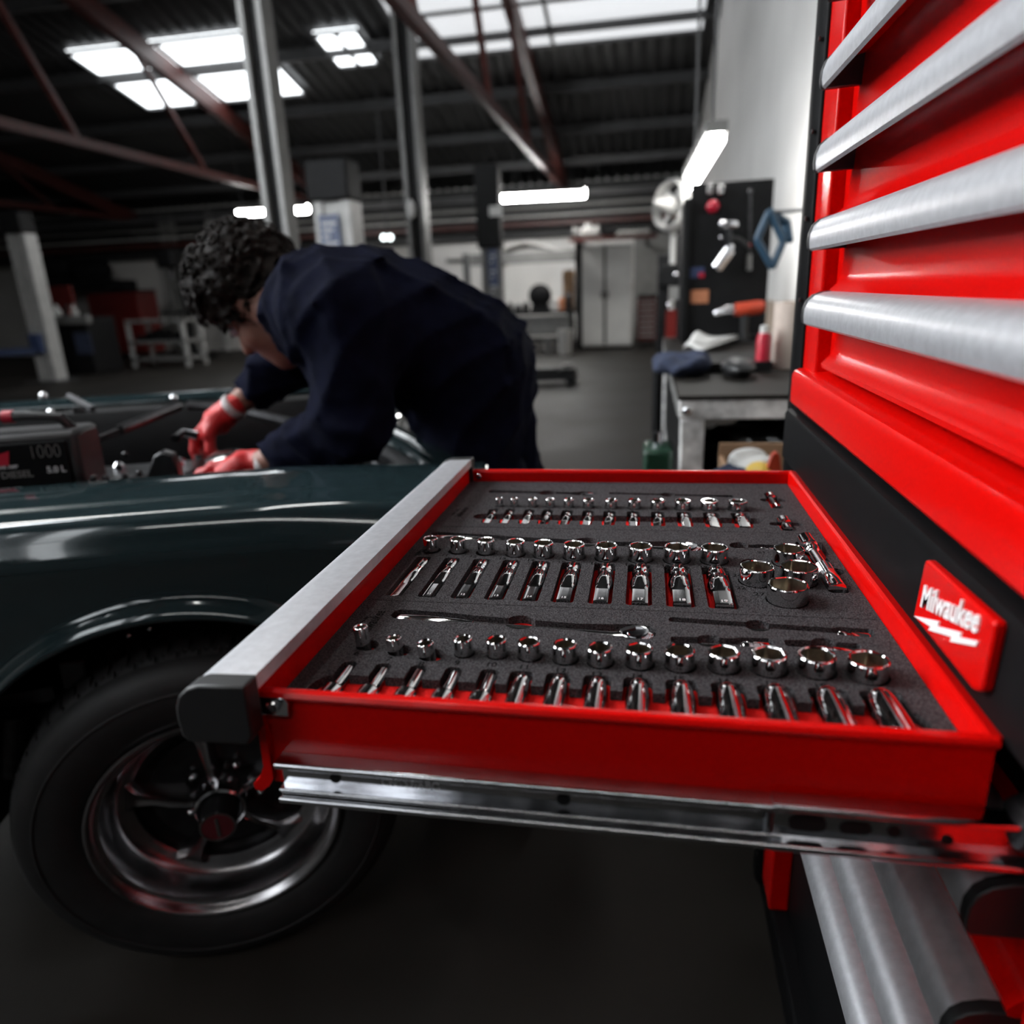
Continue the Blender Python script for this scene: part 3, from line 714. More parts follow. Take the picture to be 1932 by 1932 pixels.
# ------------------------------------------------------------------ deep sockets lying in their slots
def deep(x, ya, yb, r, kind, label, group, size=None, yaw=0.0, roll=0.0):
    """axis from the far end ya to the near end yb"""
    L = ya - yb; mb = MB(); seg = 32; rows = []
    if kind == 'neck':      # thin hex end far, thick drive end near
        prof = [(0.0, .30, r), (0.0, .50, r), (.03, .56, r), (.44, .56, r), (.47, .62, r), (.55, .98, r), (.60, 1.0, r), (.97, 1.0, r), (1.0, .9, r)]
    elif kind == 'plain':
        prof = [(0.0, .70, r), (0.0, .80, r), (.03, .88, r), (.12, .92, r), (.22, .96, r), (.97, 1.0, r), (1.0, .93, r)]
    else:                   # flats ground toward the near end
        prof = [(0.0, .62, r), (0.0, .82, r), (.02, .88, r), (.20, .88, r), (.215, .84, r), (.235, .84, r), (.25, .90, r), (.38, .97, r)] + [(.40 + .04 * k, 1.0, r * (1.0 - 0.036 * k)) for k in range(8)] + [(.69, 1.0, r * .747), (.70, 1.0, r * .747), (.84, 1.0, r * .747), (.975, 1.0, r * .747), (.985, 1.0, r * .747), (1.0, .95, r * .72)]
    for t, k, fl in prof:
        row = []
        for q in range(seg):
            th = 2 * math.pi * q / seg
            rr = r * k
            m = max(abs(math.cos(th)), abs(math.sin(th)))
            if m > 1e-6: rr = min(rr, fl / m)
            row.append((rr * math.cos(th), -t * L, rr * math.sin(th)))
        rows.append(row)
    mb.grid(rows, wrap=True); n = len(mb.v)
    mb.add([rows[0][q] for q in range(seg)], [tuple(range(seg))]); mb.add([rows[-1][q] for q in range(seg)], [tuple(range(seg))])
    o = link('deep_socket', mb.mesh('deep_socket', 'chrome', 28))
    o.location = (x, ya, max(RZ + r * 0.25, FZ - r * 0.92)); o.rotation_euler = (0, roll, yaw)
    tag(o, label, 'socket', group)
    if size:
        m = text_mesh(size, r * 0.62, 'white_print', 0.00005, 0.0, name='size_marking')
        m.transform(Matrix.Translation((0, -0.93 * L, r * 0.747 + 0.0001)))
        q = bpy.data.objects.new('size_marking', m); COL.objects.link(q); q.parent = o
    return o


for i, (s, x, d) in enumerate(N_S):
    r = 0.0078 + 0.0002 * i if i < 5 else d / 2 * 0.84
    deep(x_ := N_X[i], 0.0640, 0.0090, r, 'neck' if i < 5 else 'plain', 'deep chrome socket lying in the %s slot from the handle, nearest tray' % ORD[i], 'deep sockets of the nearest tray')
for i, (s, x, d) in enumerate(M_S):
    deep(M_X[i] + 0.0008, 0.2745 - 0.0007 * i, 0.1835, M_W[i] / 2 * 0.84, 'flat', 'long deep socket with flats lying in the %s slot from the handle, middle tray' % ORD[i], 'deep sockets of the middle tray', size=s, roll=0.04 * random.uniform(-1, 1))
for i, (s, x, d) in enumerate(F_S):
    deep(F_X[i], 0.4365, 0.3885, F_W[i] / 2 * 0.9, 'flat', 'small deep socket lying in the %s slot from the handle, far tray' % ORD[i], 'deep sockets of the far tray', roll=random.uniform(-0.35, 0.35) if i > 1 else 0.2)


# ------------------------------------------------------------------ ratchets, bars and joints
def ratchet(label, a, b, z, sc):
    a = Vector((a[0], a[1], z)); b = Vector((b[0], b[1], z)); d = (b - a); L = d.length; d.normalize()
    t = thing('ratchet', label, 'ratchet', tuple((a + b) / 2), 'ratchets')
    m = Matrix.Translation(a) @ Matrix(((d.x, -d.y, 0, 0), (d.y, d.x, 0, 0), (0, 0, 1, 0), (0, 0, 0, 1)))
    def sect(st, seg=16): return [[(x, w * math.cos(2 * math.pi * k / seg), h * math.sin(2 * math.pi * k / seg)) for k in range(seg)] for x, w, h in st]
    g = MB().grid(sect([(0.0, .0005, .0005), (0.0, .005 * sc, .004 * sc), (.004 * sc, .0072 * sc, .0058 * sc), (.03 * sc, .0078 * sc, .0062 * sc), (.055 * sc, .0070 * sc, .0056 * sc), (.066 * sc, .0050 * sc, .0045 * sc)]), wrap=True)
    g.xf(m).build('grip', 'chrome', t)
    s = MB().grid(sect([(.066 * sc, .0046 * sc, .0042 * sc), (L * .55, .0046 * sc, .0042 * sc), (L - .03 * sc, .0050 * sc, .0046 * sc), (L - .022 * sc, .0085 * sc, .0060 * sc), (L - .012 * sc, .0118 * sc, .0066 * sc), (L - .004 * sc, .0100 * sc, .0064 * sc), (L, .0045 * sc, .0050 * sc), (L, .0003, .0003)]), wrap=True)
    s.xf(m).build('shank', 'chrome', t)
    MB().lathe([(0, 0), (.0085 * sc, 0), (.0085 * sc, .0012), (.0065 * sc, .0016), (0, .0016)], (L - .012 * sc, 0, .0064 * sc), (0, 0, 1), 24).xf(m).build('head_plate', 'steel', t)
    MB().bar((L - .024 * sc, -.002, .0068 * sc), (L - .014 * sc, .003, .0085 * sc), .0045 * sc, .002).xf(m).build('reverse_lever', 'gun', t)
    return t


ratchet('chrome ratchet lying in the nearest tray behind the upright sockets', (.0385, .1472), (.2465, .1335), RZ + 0.0005, 1.0)
ratchet('long chrome ratchet lying behind the socket row of the middle tray', (.0125, .3432), (.2945, .3245), RZ + 0.0, 1.12)
ratchet('small chrome ratchet lying along the far side of the drawer', (.0405, .5163), (.1772, .5105), RZ + 0.001, 0.72)


def bar(label, a, b, r, rb, lb):
    a = Vector((a[0], a[1], RZ + rb * 0.05)); b = Vector((b[0], b[1], RZ + rb * 0.05)); d = (b - a); L = d.length
    t = thing('extension_bar', label, 'extension bar', tuple((a + b) / 2), 'extension bars')
    e = a.lerp(b, 1 - lb / L)
    MB().tube([a, a.lerp(b, .02), a.lerp(b, .96 - lb / L), e], [r * .8, r, r, r * 1.1], 16).build('shank', 'chrome', t)
    MB().tube([e, e.lerp(b, .12), e.lerp(b, .3), e.lerp(b, .32), e.lerp(b, .42), e.lerp(b, .44), e.lerp(b, .93), b], [r * 1.15, rb, rb, rb * .88, rb * .88, rb, rb, rb * .85], 20).build('socket_end', 'chrome', t)
    q = a - d.normalized() * 0.0001
    MB().bar(a + d.normalized() * .004, a - d.normalized() * .0015, r * 1.3, r * 1.3).build('drive_square', 'steel', t)
    return t


bar('long thin extension bar lying beside the ratchet head, nearest tray', (.2635, .1577), (.4035, .1489), .0036, .0060, .024)
bar('short extension bar half hidden by the upright 16 socket, nearest tray', (.2625, .1240), (.3295, .1262), .0042, .0064, .021)
bar('stubby swivel adaptor half hidden by the upright 18 socket, nearest tray', (.3430, .1270), (.3890, .1252), .0040, .0056, .030)
bar('short extension bar behind the wide sockets, middle tray', (.3260, .3303), (.3715, .3287), .0040, .0056, .022)
bar('slim extension bar along the far side of the drawer', (.1985, .5138), (.3435, .5062), .0030, .0048, .015)
# swivel joint with knurled collar, standing out of its slot beside the wide sockets
t = thing('swivel_joint', 'chrome swivel joint with knurled collar beside the wide sockets', 'swivel joint', (.397, .28, RZ))
zc = RZ + 0.008
MB().tube([(.3945, .343, zc + .003), (.3948, .342, zc + .003), (.3955, .325, zc + .002), (.3955, .3235, zc + .002)], [.0066, .0078, .0078, .006], 22).build('drive_end', 'chrome', t)
MB().ball((.3962, .3165, zc + .001), .0072, 18, 12).build('ball', 'chrome', t)
MB().tube([(.3965, .312, zc), (.397, .275, zc)], [.0052, .0056], 18).build('stem', 'chrome', t)
kn = MB()
for k in range(9): kn.tube([(.3971, .275 - .0019 * k, zc), (.3971, .2741 - .0019 * k, zc), (.3971, .2732 - .0019 * k, zc)], [.0068, .0074, .0068], 22)
kn.build('knurled_collar', 'bright', t)
MB().tube([(.3975, .258, zc), (.3975, .256, zc), (.398, .232, zc), (.398, .2255, zc), (.398, .2245, zc)], [.006, .0074, .0074, .0074, .0055], 22).build('socket_end', 'chrome', t)
for lb, x, y0, y1, r in (('tiny chrome bit adaptor in the cross-shaped pocket at the far corner', .3885, .518, .462, .0042), ('tiny chrome universal joint in the cross-shaped pocket beside the far deep sockets', .3868, .4175, .3825, .0058)):
    t = thing('bit_adaptor', lb, 'bit adaptor', (x, (y0 + y1) / 2, RZ), 'small adaptors')
    zc = RZ + 0.005
    MB().tube([(x, y0, zc), (x, y0 - .001, zc), (x, y0 - .012, zc), (x, y0 - .013, zc)], [r * .9, r * 1.25, r * 1.25, r * .7], 16).build('head', 'chrome', t)
    MB().tube([(x, y0 - .013, zc), (x, y1 + .012, zc)], r * .62, 12).build('stem', 'gun', t)
    MB().tube([(x, y1 + .012, zc), (x, y1, zc)], [r * .95, r], 12).build('tip', 'chrome', t)

# ================================================================== THE GREEN CAR (front end, bonnet off)
CA = R(20)
W0 = Vector((-0.453, 0.5, 0.0))
CM = Matrix.Translation(W0) @ Matrix.Rotation(CA, 4, 'Z')        # car frame: u forward, n across, z up; origin under the near front wheel
car = thing('car', 'dark green classic car with its bonnet removed, nose toward the mechanic', 'car', tuple(W0))
WR, ARCH, WZ = 0.31, 0.378, 0.312


def sstep(a, b, x):
    t = min(1, max(0, (x - a) / (b - a))); return t * t * (3 - 2 * t)


def fender_rows():
    rows = []
    us = [-1.15 + 0.05 * k for k in range(14)] + [-0.45 + 0.0125 * k for k in range(73)] + [0.475, 0.492, 0.505, 0.512]
    for u in us:
        drop = 0.055 * max(0, u - 0.15) ** 1.3 * 2.0 + 0.02 * sstep(-0.3, -1.1, -abs(u)) * 0
        nose = 0.0 if u < 0.33 else 0.10 * ((u - 0.33) / 0.18) ** 2.4
        zl = 0.27
        arch = 0.0
        if abs(u) < ARCH: zl = WZ + math.sqrt(ARCH ** 2 - u ** 2); arch = sstep(ARCH, ARCH - 0.12, abs(u))
        zt = 0.838 - drop
        pts = []
        # engine-bay flange, flat gutter, crown with two soft creases
        for n, z in ((0.215, 0.790), (0.208, 0.846), (0.200, 0.8525), (0.188, 0.8545), (0.150, 0.8525), (0.115, 0.8485), (0.092, 0.8455), (0.083, 0.8445), (0.076, 0.8420), (0.060, 0.8400), (0.044, 0.8385), (0.032, 0.8365), (0.024, 0.8335), (0.016, 0.827)):
            pts.append((n + nose * (1 - n / 0.25), z - drop * (1.0 if n < 0.12 else 0.8)))
        # side, down to the wheel-arch lip (or the sill)
        zs = 0.818 - drop
        lipz = zl
        for k in range(1, 15):
            t = k / 14; z = zs + (lipz + 0.030 - zs) * t
            bulge = -0.010 * math.sin(min(1, (zs - z) / 0.16) * math.pi * 0.8)
            n = 0.010 - 0.012 * sstep(0, 0.05, zs - z) + bulge * 0.9 + 0.06 * sstep(0.20, 0.55, zs - z) * (1 - arch) + 0.010 * arch * sstep(0.03, 0.09, zs - z)
            pts.append((n + nose, z))
        nb = pts[-1][0]
        for dn, dz in ((-0.003, 0.0235), (-0.010, 0.0185), (-0.0185, 0.0125), (-0.0245, 0.006), (-0.0265, 0.001), (-0.024, -0.003), (-0.015, -0.005), (0.012, -0.004)):
            pts.append((nb + dn * arch, lipz + dz))
        rows.append([tuple(CM @ Vector((u, n, z))) for n, z in pts])
    return rows


MB().grid(fender_rows()).build('front_fender', 'paint', car, label='glossy dark green front wing over the wheel', sharp=60, thick=0.002)
# inner arch, dark
ia = MB(); rr = []
for k in range(25):
    a = R(-5 + 190 * k / 24)
    rr.append([tuple(CM @ Vector((ARCH * 1.01 * math.cos(a), n, WZ + ARCH * 1.01 * math.sin(a)))) for n in (0.0, 0.1, 0.28)])
ia.grid(rr).build('wheel_well', 'bay', car, thick=0.002)
MB().box(-1.15, 0.42, 0.28, 0.285, 0.25, 0.80).xf(CM).build('inner_wing', 'bay', car)
MB().box(-1.15, 0.32, 0.20, 1.13, 0.42, 0.50).xf(CM).build('bay_floor', 'bay', car)
MB().box(-1.15, -1.10, 0.1, 1.2, 0.42, 0.84).xf(CM).build('bulkhead', 'bay', car)


def sweep(path, sect):
    """section (offset to the outside, z) swept along (u, n) stations"""
    P = [Vector(p) for p in path]; rows = []
    for i, p in enumerate(P):
        t = (P[min(i + 1, len(P) - 1)] - P[max(i - 1, 0)]).normalized(); o = Vector((t.y, -t.x))
        rows.append([tuple(CM @ Vector((p.x + o.x * a, p.y + o.y * a, z))) for a, z in sect])
    return MB().grid(rows)


# far wing
sweep([(0.42, 1.13), (0.30, 1.13), (0.0, 1.135), (-0.4, 1.135), (-0.8, 1.13), (-1.15, 1.12)], [(-0.004, 0.858), (0.0, 0.866), (0.006, 0.876), (0.018, 0.880), (0.06, 0.880), (0.13, 0.868), (0.19, 0.83), (0.215, 0.72), (0.21, 0.55), (0.20, 0.32)]).build('far_fender', 'paint', car, label='far front wing edge of the engine bay', thick=0.003)
sweep([(0.42, 1.125), (0.30, 1.125), (0.0, 1.13), (-0.4, 1.13), (-0.8, 1.125), (-1.15, 1.115)], [(-0.004, 0.42), (-0.004, 0.84), (0.003, 0.859)]).build('far_inner_wing', 'bay', car, thick=0.003)
# nose panel curving round the front of the bay
nose_path = [(0.487, 0.17), (0.470, 0.22), (0.447, 0.30), (0.424, 0.39), (0.398, 0.50), (0.366, 0.60), (0.338, 0.70), (0.325, 0.80), (0.33, 0.92), (0.36, 1.03), (0.42, 1.13)]
sweep(nose_path, [(-0.035, 0.70), (-0.030, 0.812), (-0.022, 0.822), (0.0, 0.829), (0.022, 0.825), (0.045, 0.808), (0.063, 0.775), (0.072, 0.73), (0.070, 0.60), (0.05, 0.42)]).build('nose_panel', 'paint', car, label='dark glossy nose panel', sharp=50, thick=0.003)
sl = MB()
for k in range(9):
    P = Vector(nose_path[2 + k % 8]); sl.ball(tuple(CM @ Vector((P.x - 0.05, P.y + 0.02, 0.79))), (0.02, 0.012, 0.015), 8, 6)
sweep(nose_path[1:9], [(-0.060, 0.70), (-0.055, 0.785), (-0.035, 0.80)]).build('slam_panel', 'bay', car, thick=0.003)
for k in range(5):
    a = Vector(nose_path[2 + k]); b = Vector(nose_path[3 + k])
    MB().tube([tuple(CM @ Vector((a.x - 0.08, a.y, 0.77))), tuple(CM @ Vector(((a.x + b.x) / 2 - 0.11, (a.y + b.y) / 2, 0.80))), tuple(CM @ Vector((b.x - 0.10, b.y, 0.76)))], 0.010, 8).build('hose', 'gun', car)


def cp(u, n, z): return tuple(CM @ Vector((u, n, z)))


def capx(px, py, n):
    """point seen at a pixel, on the upright plane n of the car"""
    c = Vector(((px - 966) / FPX, (py - 966) / FPX, 1.0)); d = MW @ c
    nn = Vector((-math.sin(CA), math.cos(CA), 0)); t = ((W0 + nn * n - CAM).dot(nn)) / d.dot(nn)
    return tuple(CAM + d * t)


# engine and fittings
eng = MB(); eng.box(-0.75, -0.05, 0.52, 0.86, 0.50, 0.70); e0 = eng.xf(CM).build('engine_block', 'gun', car, bevel=0.015)
MB().box(-0.72, -0.08, 0.56, 0.72, 0.70, 0.775).xf(CM).build('rocker_cover', 'gun', car, bevel=0.02)
for k in range(5): MB().lathe([(0, 0), (.012, 0), (.012, .012), (.006, .02), (0, .02)], cp(-0.65 + 0.13 * k, 0.64, 0.775), (0, 0, 1), 12).build('rocker_nut', 'bright', car)
MB().tube([capx(225, 812, .62), capx(338, 766, .85)], [.012, .012], 10).build('bonnet_stay', 'gun', car)
MB().tube([capx(130, 748, .95), capx(176, 772, .9), capx(140, 774, .9)], .009, 8).build('hinge_link', 'gun', car)
MB().tube([capx(160, 840, .55), capx(225, 812, .62)], .008, 8).build('brake_pipe', 'gun', car)
MB().tube([capx(330, 828, .5), capx(345, 816, .55), capx(372, 822, .55)], .009, 8).build('fuel_pipe', 'steel', car)
MB().tube([capx(355, 764, .95), capx(440, 772, .95), capx(560, 800, .85)], .013, 8).build('heater_hose', 'gun', car)
MB().lathe([(0, 0), (.05, 0), (.055, .012), (.05, .03), (.03, .04), (0, .042)], cp(-0.02, 0.62, 0.765), (0, 0, 1), 28).build('air_cleaner', 'bright', car)
MB().lathe([(0, 0), (.085, 0), (.09, .01), (.08, .03), (.03, .035), (0, .035)], cp(0.13, 0.55, 0.745), (0, 0, 1), 32).build('filter_lid', 'rim_dark', car)
for px, py in ((82, 747), (97, 778), (328, 751)): MB().ball(capx(px, py, 1.12), .011, 12, 8).build('wing_bolt', 'bright', car)
for px, py in ((236, 858), (224, 881), (176, 902), (200, 902), (235, 899), (262, 893)): MB().ball(capx(px, py, .30), .006, 10, 6).build('flange_bolt', 'gun', car)
MB().prism([(-0.12, 0.80), (-0.05, 0.80), (-0.055, 0.86), (-0.075, 0.868), (-0.09, 0.86)], 'y', 0.34, 0.37).xf(CM).build('bracket', 'gun', car, bevel=0.004)
MB().bar(capx(0, 1318, .12), capx(110, 1300, .12), .03, .025).build('steering_arm', 'gun', car)
MB().cyl(capx(30, 1340, .1), capx(25, 1450, .1), .03, seg=16).build('damper', 'gun', car)
MB().box(-0.20, -0.16, 0.06, 0.10, 0.55, 0.60).xf(CM).build('bump_stop', 'gun', car, bevel=0.004)
for px, py in ((243, 1198), (283, 1186), (458, 1168)): MB().ball(capx(px, py, .03), .004, 10, 6).build('arch_bolt', 'bright', car)

# ------------------------------------------------------------------ wheel
def wheel(parent, mx):
    """built about the axle, outer face toward -n, then placed by mx"""
    def A(mb): return mb.xf(mx)
    tyre = [(0.192, -0.075), (0.197, -0.086), (0.215, -0.097), (0.245, -0.103), (0.270, -0.101), (0.288, -0.094), (0.299, -0.082), (0.3035, -0.070), (0.304, 0.0), (0.3035, 0.070), (0.299, 0.082), (0.27, 0.100), (0.235, 0.101), (0.205, 0.093), (0.192, 0.08)]
    ty = A(MB().lathe([(r, -h) for r, h in tyre], (0, 0, 0), (0, -1, 0), 96, closed=True)).build('wheel', 'rubber', parent, label='black treaded tyre on a five-spoke alloy')
    tr = MB()
    N = 62
    for k in range(N):                      # zig-zag tread blocks over the shoulder
        for row, (h0, h1, r0, r1, ph) in enumerate(((-0.0885, -0.052, 0.2935, 0.309, 0), (-0.048, -0.016, 0.303, 0.3115, .5), (-0.012, 0.020, 0.303, 0.312, 0), (0.024, 0.055, 0.303, 0.3115, .5), (0.059, 0.0885, 0.309, 0.2935, 0))):
            a0 = 2 * math.pi * (k + ph) / N; w = 2 * math.pi / N * 0.80
            def q(a, h, r): return (r * math.cos(a), h, r * math.sin(a))
            lo = []; hi = []
            for fa, fh in ((0, 0), (.25, .22), (.5, 0), (.75, .22), (1, 0), (1, 1), (.75, .8), (.5, 1), (.25, .8), (0, 1)):
                h = h0 + (h1 - h0) * fh; r = r0 + (r1 - r0) * fh; lo.append(q(a0 + w * fa, h, r - 0.010)); hi.append(q(a0 + w * fa, h, r))
            n = 10; tr.add(lo + hi, [tuple(range(n, 2 * n))] + [(i, (i + 1) % n, n + (i + 1) % n, n + i) for i in range(n)])
    to = A(tr).build('tread', 'rubber', ty, sharp=25); to['kind'] = 'stuff'
    lt = MB()
    lt.lathe([(0.262, 0.1025), (0.264, 0.1040), (0.267, 0.1025)], (0, 0, 0), (0, -1, 0), 96, closed=True)
    A(lt).build('sidewall_ring', 'rubber', ty)
    rim = [(0.1975, 0.0855), (0.2000, 0.0900), (0.1985, 0.0945), (0.1945, 0.0955), (0.1900, 0.0925), (0.1870, 0.084), (0.1835, 0.080), (0.1790, 0.0785), (0.1755, 0.070), (0.1735, 0.055), (0.170, 0.035), (0.163, 0.024), (0.152, 0.020), (0.144, 0.014), (0.144, -0.02), (0.165, -0.06), (0.196, -0.075)]
    A(MB().lathe(rim, (0, 0, 0), (0, -1, 0), 96, cap=False)).build('rim', 'rim', ty, label='polished stepped alloy rim', sharp=40)
    A(MB().lathe([(0, -0.012), (0.146, -0.012), (0.146, 0.0), (0, 0.0)], (0, 0, 0), (0, -1, 0), 64)).build('wheel_disc', 'rim_dark', ty)
    A(MB().lathe([(0.060, -0.01), (0.062, 0.004), (0.118, 0.004), (0.120, -0.01)], (0, 0, 0), (0, -1, 0), 64, closed=True)).build('brake_disc', 'gun', ty)
    for k in range(5):
        a = R(25 + 72 * k)
        ca, sa = math.cos(a), math.sin(a)
        rows = []
        for r, wd, h in ((0.038, .0125, .040), (0.055, .011, .044), (0.080, .0105, .042), (0.105, .012, .034), (0.125, .0165, .031), (0.140, .026, .027), (0.152, .042, .022)):
            sec = [(-wd, 0.0), (-wd, h * .55), (-wd * .55, h), (-wd * .12, h * .93), (wd * .12, h * .93), (wd * .55, h), (wd, h * .55), (wd, 0.0)]
            rows.append([(r * ca - s * sa, -z, r * sa + s * ca) for s, z in sec])
        A(MB().grid(rows, wrap=True)).build('spoke', 'rim', ty, sharp=50)
        b = a + R(36)
        A(MB().lathe([(0, 0), (.0095, 0), (.0095, .014), (.007, .022), (.003, .026), (0, .0262)], (.062 * math.cos(b), 0, .062 * math.sin(b)), (0, -1, 0), 14)).build('lug_nut', 'bright', ty)
        win = [(r * math.cos(b + t), r * math.sin(b + t)) for r, t in ((.088, -.22), (.088, .22), (.132, .30), (.132, -.30))]
        A(MB().prism(win, 'y', -0.0022, -0.0005)).build('vent_hole', 'dark', ty)
    A(MB().lathe([(0.045, 0.0), (0.0435, 0.046), (0.041, 0.060), (0.0375, 0.0625), (0.0345, 0.060), (0.0335, 0.03), (0, 0.03)], (0, 0, 0), (0, -1, 0), 48)).build('hub_ring', 'bright', ty)
    A(MB().lathe([(0.030, 0.03), (0.030, 0.090), (0.0285, 0.0985), (0.026, 0.0995), (0, 0.0995)], (0, 0, 0), (0, -1, 0), 40)).build('centre_cap', 'rim_dark', ty)
    A(MB().lathe([(0.0255, 0.099), (0.0255, 0.1005), (0, 0.1012)], (0, 0, 0), (0, -1, 0), 40)).build('cap_badge', 'hub_red', ty)
    A(MB().lathe([(0.0285, 0.0985), (0.0285, 0.1015), (0.0255, 0.1015), (0.0255, 0.0985)], (0, 0, 0), (0, -1, 0), 40, closed=True)).build('cap_ring', 'rim', ty)
    A(MB().prism([(-.0022, -.018), (.0022, -.018), (.0022, .018), (-.0022, .018)], 'y', -0.1025, -0.100)).build('cap_stripe', 'rim', ty)
    A(MB().cyl((0, 0.0, 0), (0, 0.3, 0), 0.04, seg=20)).build('axle', 'gun', ty)
    return ty


wheel(car, CM @ Matrix.Translation((0.0, 0.095, WZ)) @ Matrix.Rotation(R(5.5), 4, 'Z') @ Matrix.Rotation(R(4), 4, 'X'))
wheel(car, CM @ Matrix.Translation((0.02, 1.12, WZ)) @ Matrix.Rotation(R(180), 4, 'Z'))

# ------------------------------------------------------------------ jump starter standing in the bay
js = thing('jump_starter', 'black jump starter box marked 1000 on the engine bay edge', 'jump starter', cp(-0.45, 0.35, 0.80))
JB = CM @ Matrix.Translation((-0.45, 0.30, 0.0))
JI = JB.inverted()
def jl(px, py):
    q = JI @ Vector(capx(px, py, 0.294)); return q.x, q.z
MB().box(-0.26, 0.252, 0.0, 0.11, 0.795, 0.922).xf(JB).build('case', 'plastic', js, bevel=0.010)
MB().box(-0.24, 0.236, -0.005, 0.002, 0.806, 0.908).xf(JB).build('front_panel', 'black', js, bevel=0.003)
MB().tube([tuple(JB @ Vector(p)) for p in ((-0.22, .06, .915), (-0.21, .05, .938), (-0.14, .045, .948), (0.16, .045, .948), (0.215, .05, .940), (0.228, .06, .915))], .010, 10).build('carry_handle', 'plastic', js)
MB().tube([tuple(JB @ Vector(p)) for p in ((0.125, .045, .948), (0.142, .045, .948))], .0115, 12).build('handle_band', 'crimson', js)
def onbox(me, px, py):
    u, z = jl(px, py)
    me.transform(JB @ Matrix(((1, 0, 0, u), (0, 0, -1, -0.0056), (0, 1, 0, z), (0, 0, 0, 1)))); return me
link('printed_number', onbox(text_mesh('1000', 0.034, 'midgrey', 0.0003, -0.0008, 0, 0.78), 84, 853), js)
link('printed_line', onbox(text_mesh('5.0 L', 0.0155, 'grey_print', 0.0003, 0.0004), 106, 886), js)
link('printed_line', onbox(text_mesh('DIESEL', 0.0165, 'midgrey', 0.0003, 0.0003, 0, 1.05), 32, 896), js)
link('printed_line', onbox(text_mesh('PEAK AMP', 0.008, 'grey_print', 0.0003, 0.0002), 12, 882), js)
u0, z0 = jl(6, 866)
MB().prism([(u0 - .035, z0 - .012), (u0 + .006, z0 - .012), (u0 + .012, z0 + .013), (u0 - .006, z0 + .008), (u0 - .012, z0 + .013), (u0 - .02, z0 + .008), (u0 - .04, z0 + .013)], 'y', -0.0065, -0.0045).xf(JB).build('red_mark', 'crimson', js)

# ================================================================== THE MECHANIC
def ap(px, py, y): return np.array(at(px, py, y=y))


HC = ap(497, 566, 1.07)
CR = np.array((-0.70, -0.05, 0.71)); CR /= np.linalg.norm(CR)          # towards the crown
FA = np.array((-0.70, 0.02, -0.71)); FA = FA - CR * (FA @ CR); FA /= np.linalg.norm(FA)   # where the face points: down over the engine
SI = np.cross(CR, FA)
HB = np.stack((CR, FA, SI))                                             # rows: crown, face, side


def hl(a, b, s): return HC + CR * a + FA * b + SI * s


pel = ap(893, 705, 1.22); wai = ap(805, 640, 1.17); che = ap(705, 612, 1.10); upb = ap(640, 595, 1.08)
shN = ap(655, 606, 0.945); elN = ap(668, 800, 0.90); wrN = ap(486, 877, 0.97)
shF = ap(600, 600, 1.27); elF = ap(535, 690, 1.30); wrF = ap(428, 779, 1.20)
hipN = pel + np.array((-0.005, -0.095, -0.02)); hipF = pel + np.array((-0.005, 0.10, -0.02))
knN = np.array((-0.075, 1.10, 0.49)); knF = np.array((-0.075, 1.35, 0.49))
anN = np.array((-0.035, 1.09, 0.10)); anF = np.array((-0.03, 1.36, 0.10))
nk = ap(583, 580, 1.075)
TR = np.array(((0.93, 0, -0.36), (0, 1, 0), (0.36, 0, 0.93))).T         # torso leaning


def hand_pts(w, dirv, side, down, curl):
    """finger chains (five) for a gloved hand: w wrist, dirv along the hand, side across it, down toward the palm"""
    ch = []
    for k, off in enumerate((-0.034, -0.012, 0.011, 0.032)):
        base = w + dirv * (0.088 - 0.004 * abs(k - 1)) + side * off
        l = (0.030, 0.034, 0.032, 0.025)[k]
        p1 = base + (dirv * math.cos(curl) + down * math.sin(curl)) * l * 1.1
        p2 = p1 + (dirv * math.cos(curl * 1.9) + down * math.sin(curl * 1.9)) * l
        p3 = p2 + (dirv * math.cos(curl * 2.5) + down * math.sin(curl * 2.5)) * l * .75
        ch.append([w + dirv * 0.04 + side * off * .7, base, p1, p2, p3])
    t0 = w + dirv * 0.025 + side * -0.030; t1 = w + dirv * 0.050 + side * -0.050 + down * 0.018
    t2 = t1 + dirv * 0.020 + side * -0.006 + down * 0.030; t3 = t2 + dirv * 0.010 + side * 0.004 + down * 0.024
    ch.append([t0, t1, t2, t3])
    return ch


def nrm(v): return v / np.linalg.norm(v)


dF = nrm(ap(362, 838, 1.185) - wrF); sF = nrm(np.cross(dF, np.array((0, 1, 0.0)))); sF = nrm(np.array((0.25, -0.93, 0.1)) - dF * (np.array((0.25, -0.93, 0.1)) @ dF)); dwF = nrm(np.cross(sF, dF))
if dwF[2] > 0: dwF = -dwF
HANDF = hand_pts(wrF, dF, -sF * 1.0, dwF, 0.62)
dN = nrm(np.array((-0.95, 0.1, -0.10))); sN = nrm(np.array((0.1, 0.95, -0.2)) - dN * (np.array((0.1, 0.95, -0.2)) @ dN)); dwN = nrm(np.cross(dN, sN))
if dwN[2] > 0: dwN = -dwN
HANDN = hand_pts(wrN, dN, sN, dwN, 0.30)


def hand_sd(P, w, dirv, side, ch, fat):
    d = sd_cone(P, w - dirv * 0.02, w + dirv * 0.03, 0.027 + fat, 0.031 + fat)
    for c in ch[:4]: d = smin(d, sd_cone(P, c[0], c[1], 0.016 + fat, 0.013 + fat), 0.012)
    d = smin(d, sd_cone(P, ch[4][0], ch[4][1], 0.019 + fat, 0.014 + fat), 0.012)
    for c in ch:
        f = np.full(P.shape[:-1], 9.0); m = len(c)
        for i in range(1, m - 1):
            f = smin(f, sd_cone(P, c[i], c[i + 1], 0.0108 - 0.0009 * i + fat, 0.0100 - 0.0009 * i + fat), 0.003)
        d = smin(d, f, 0.004)
    return d


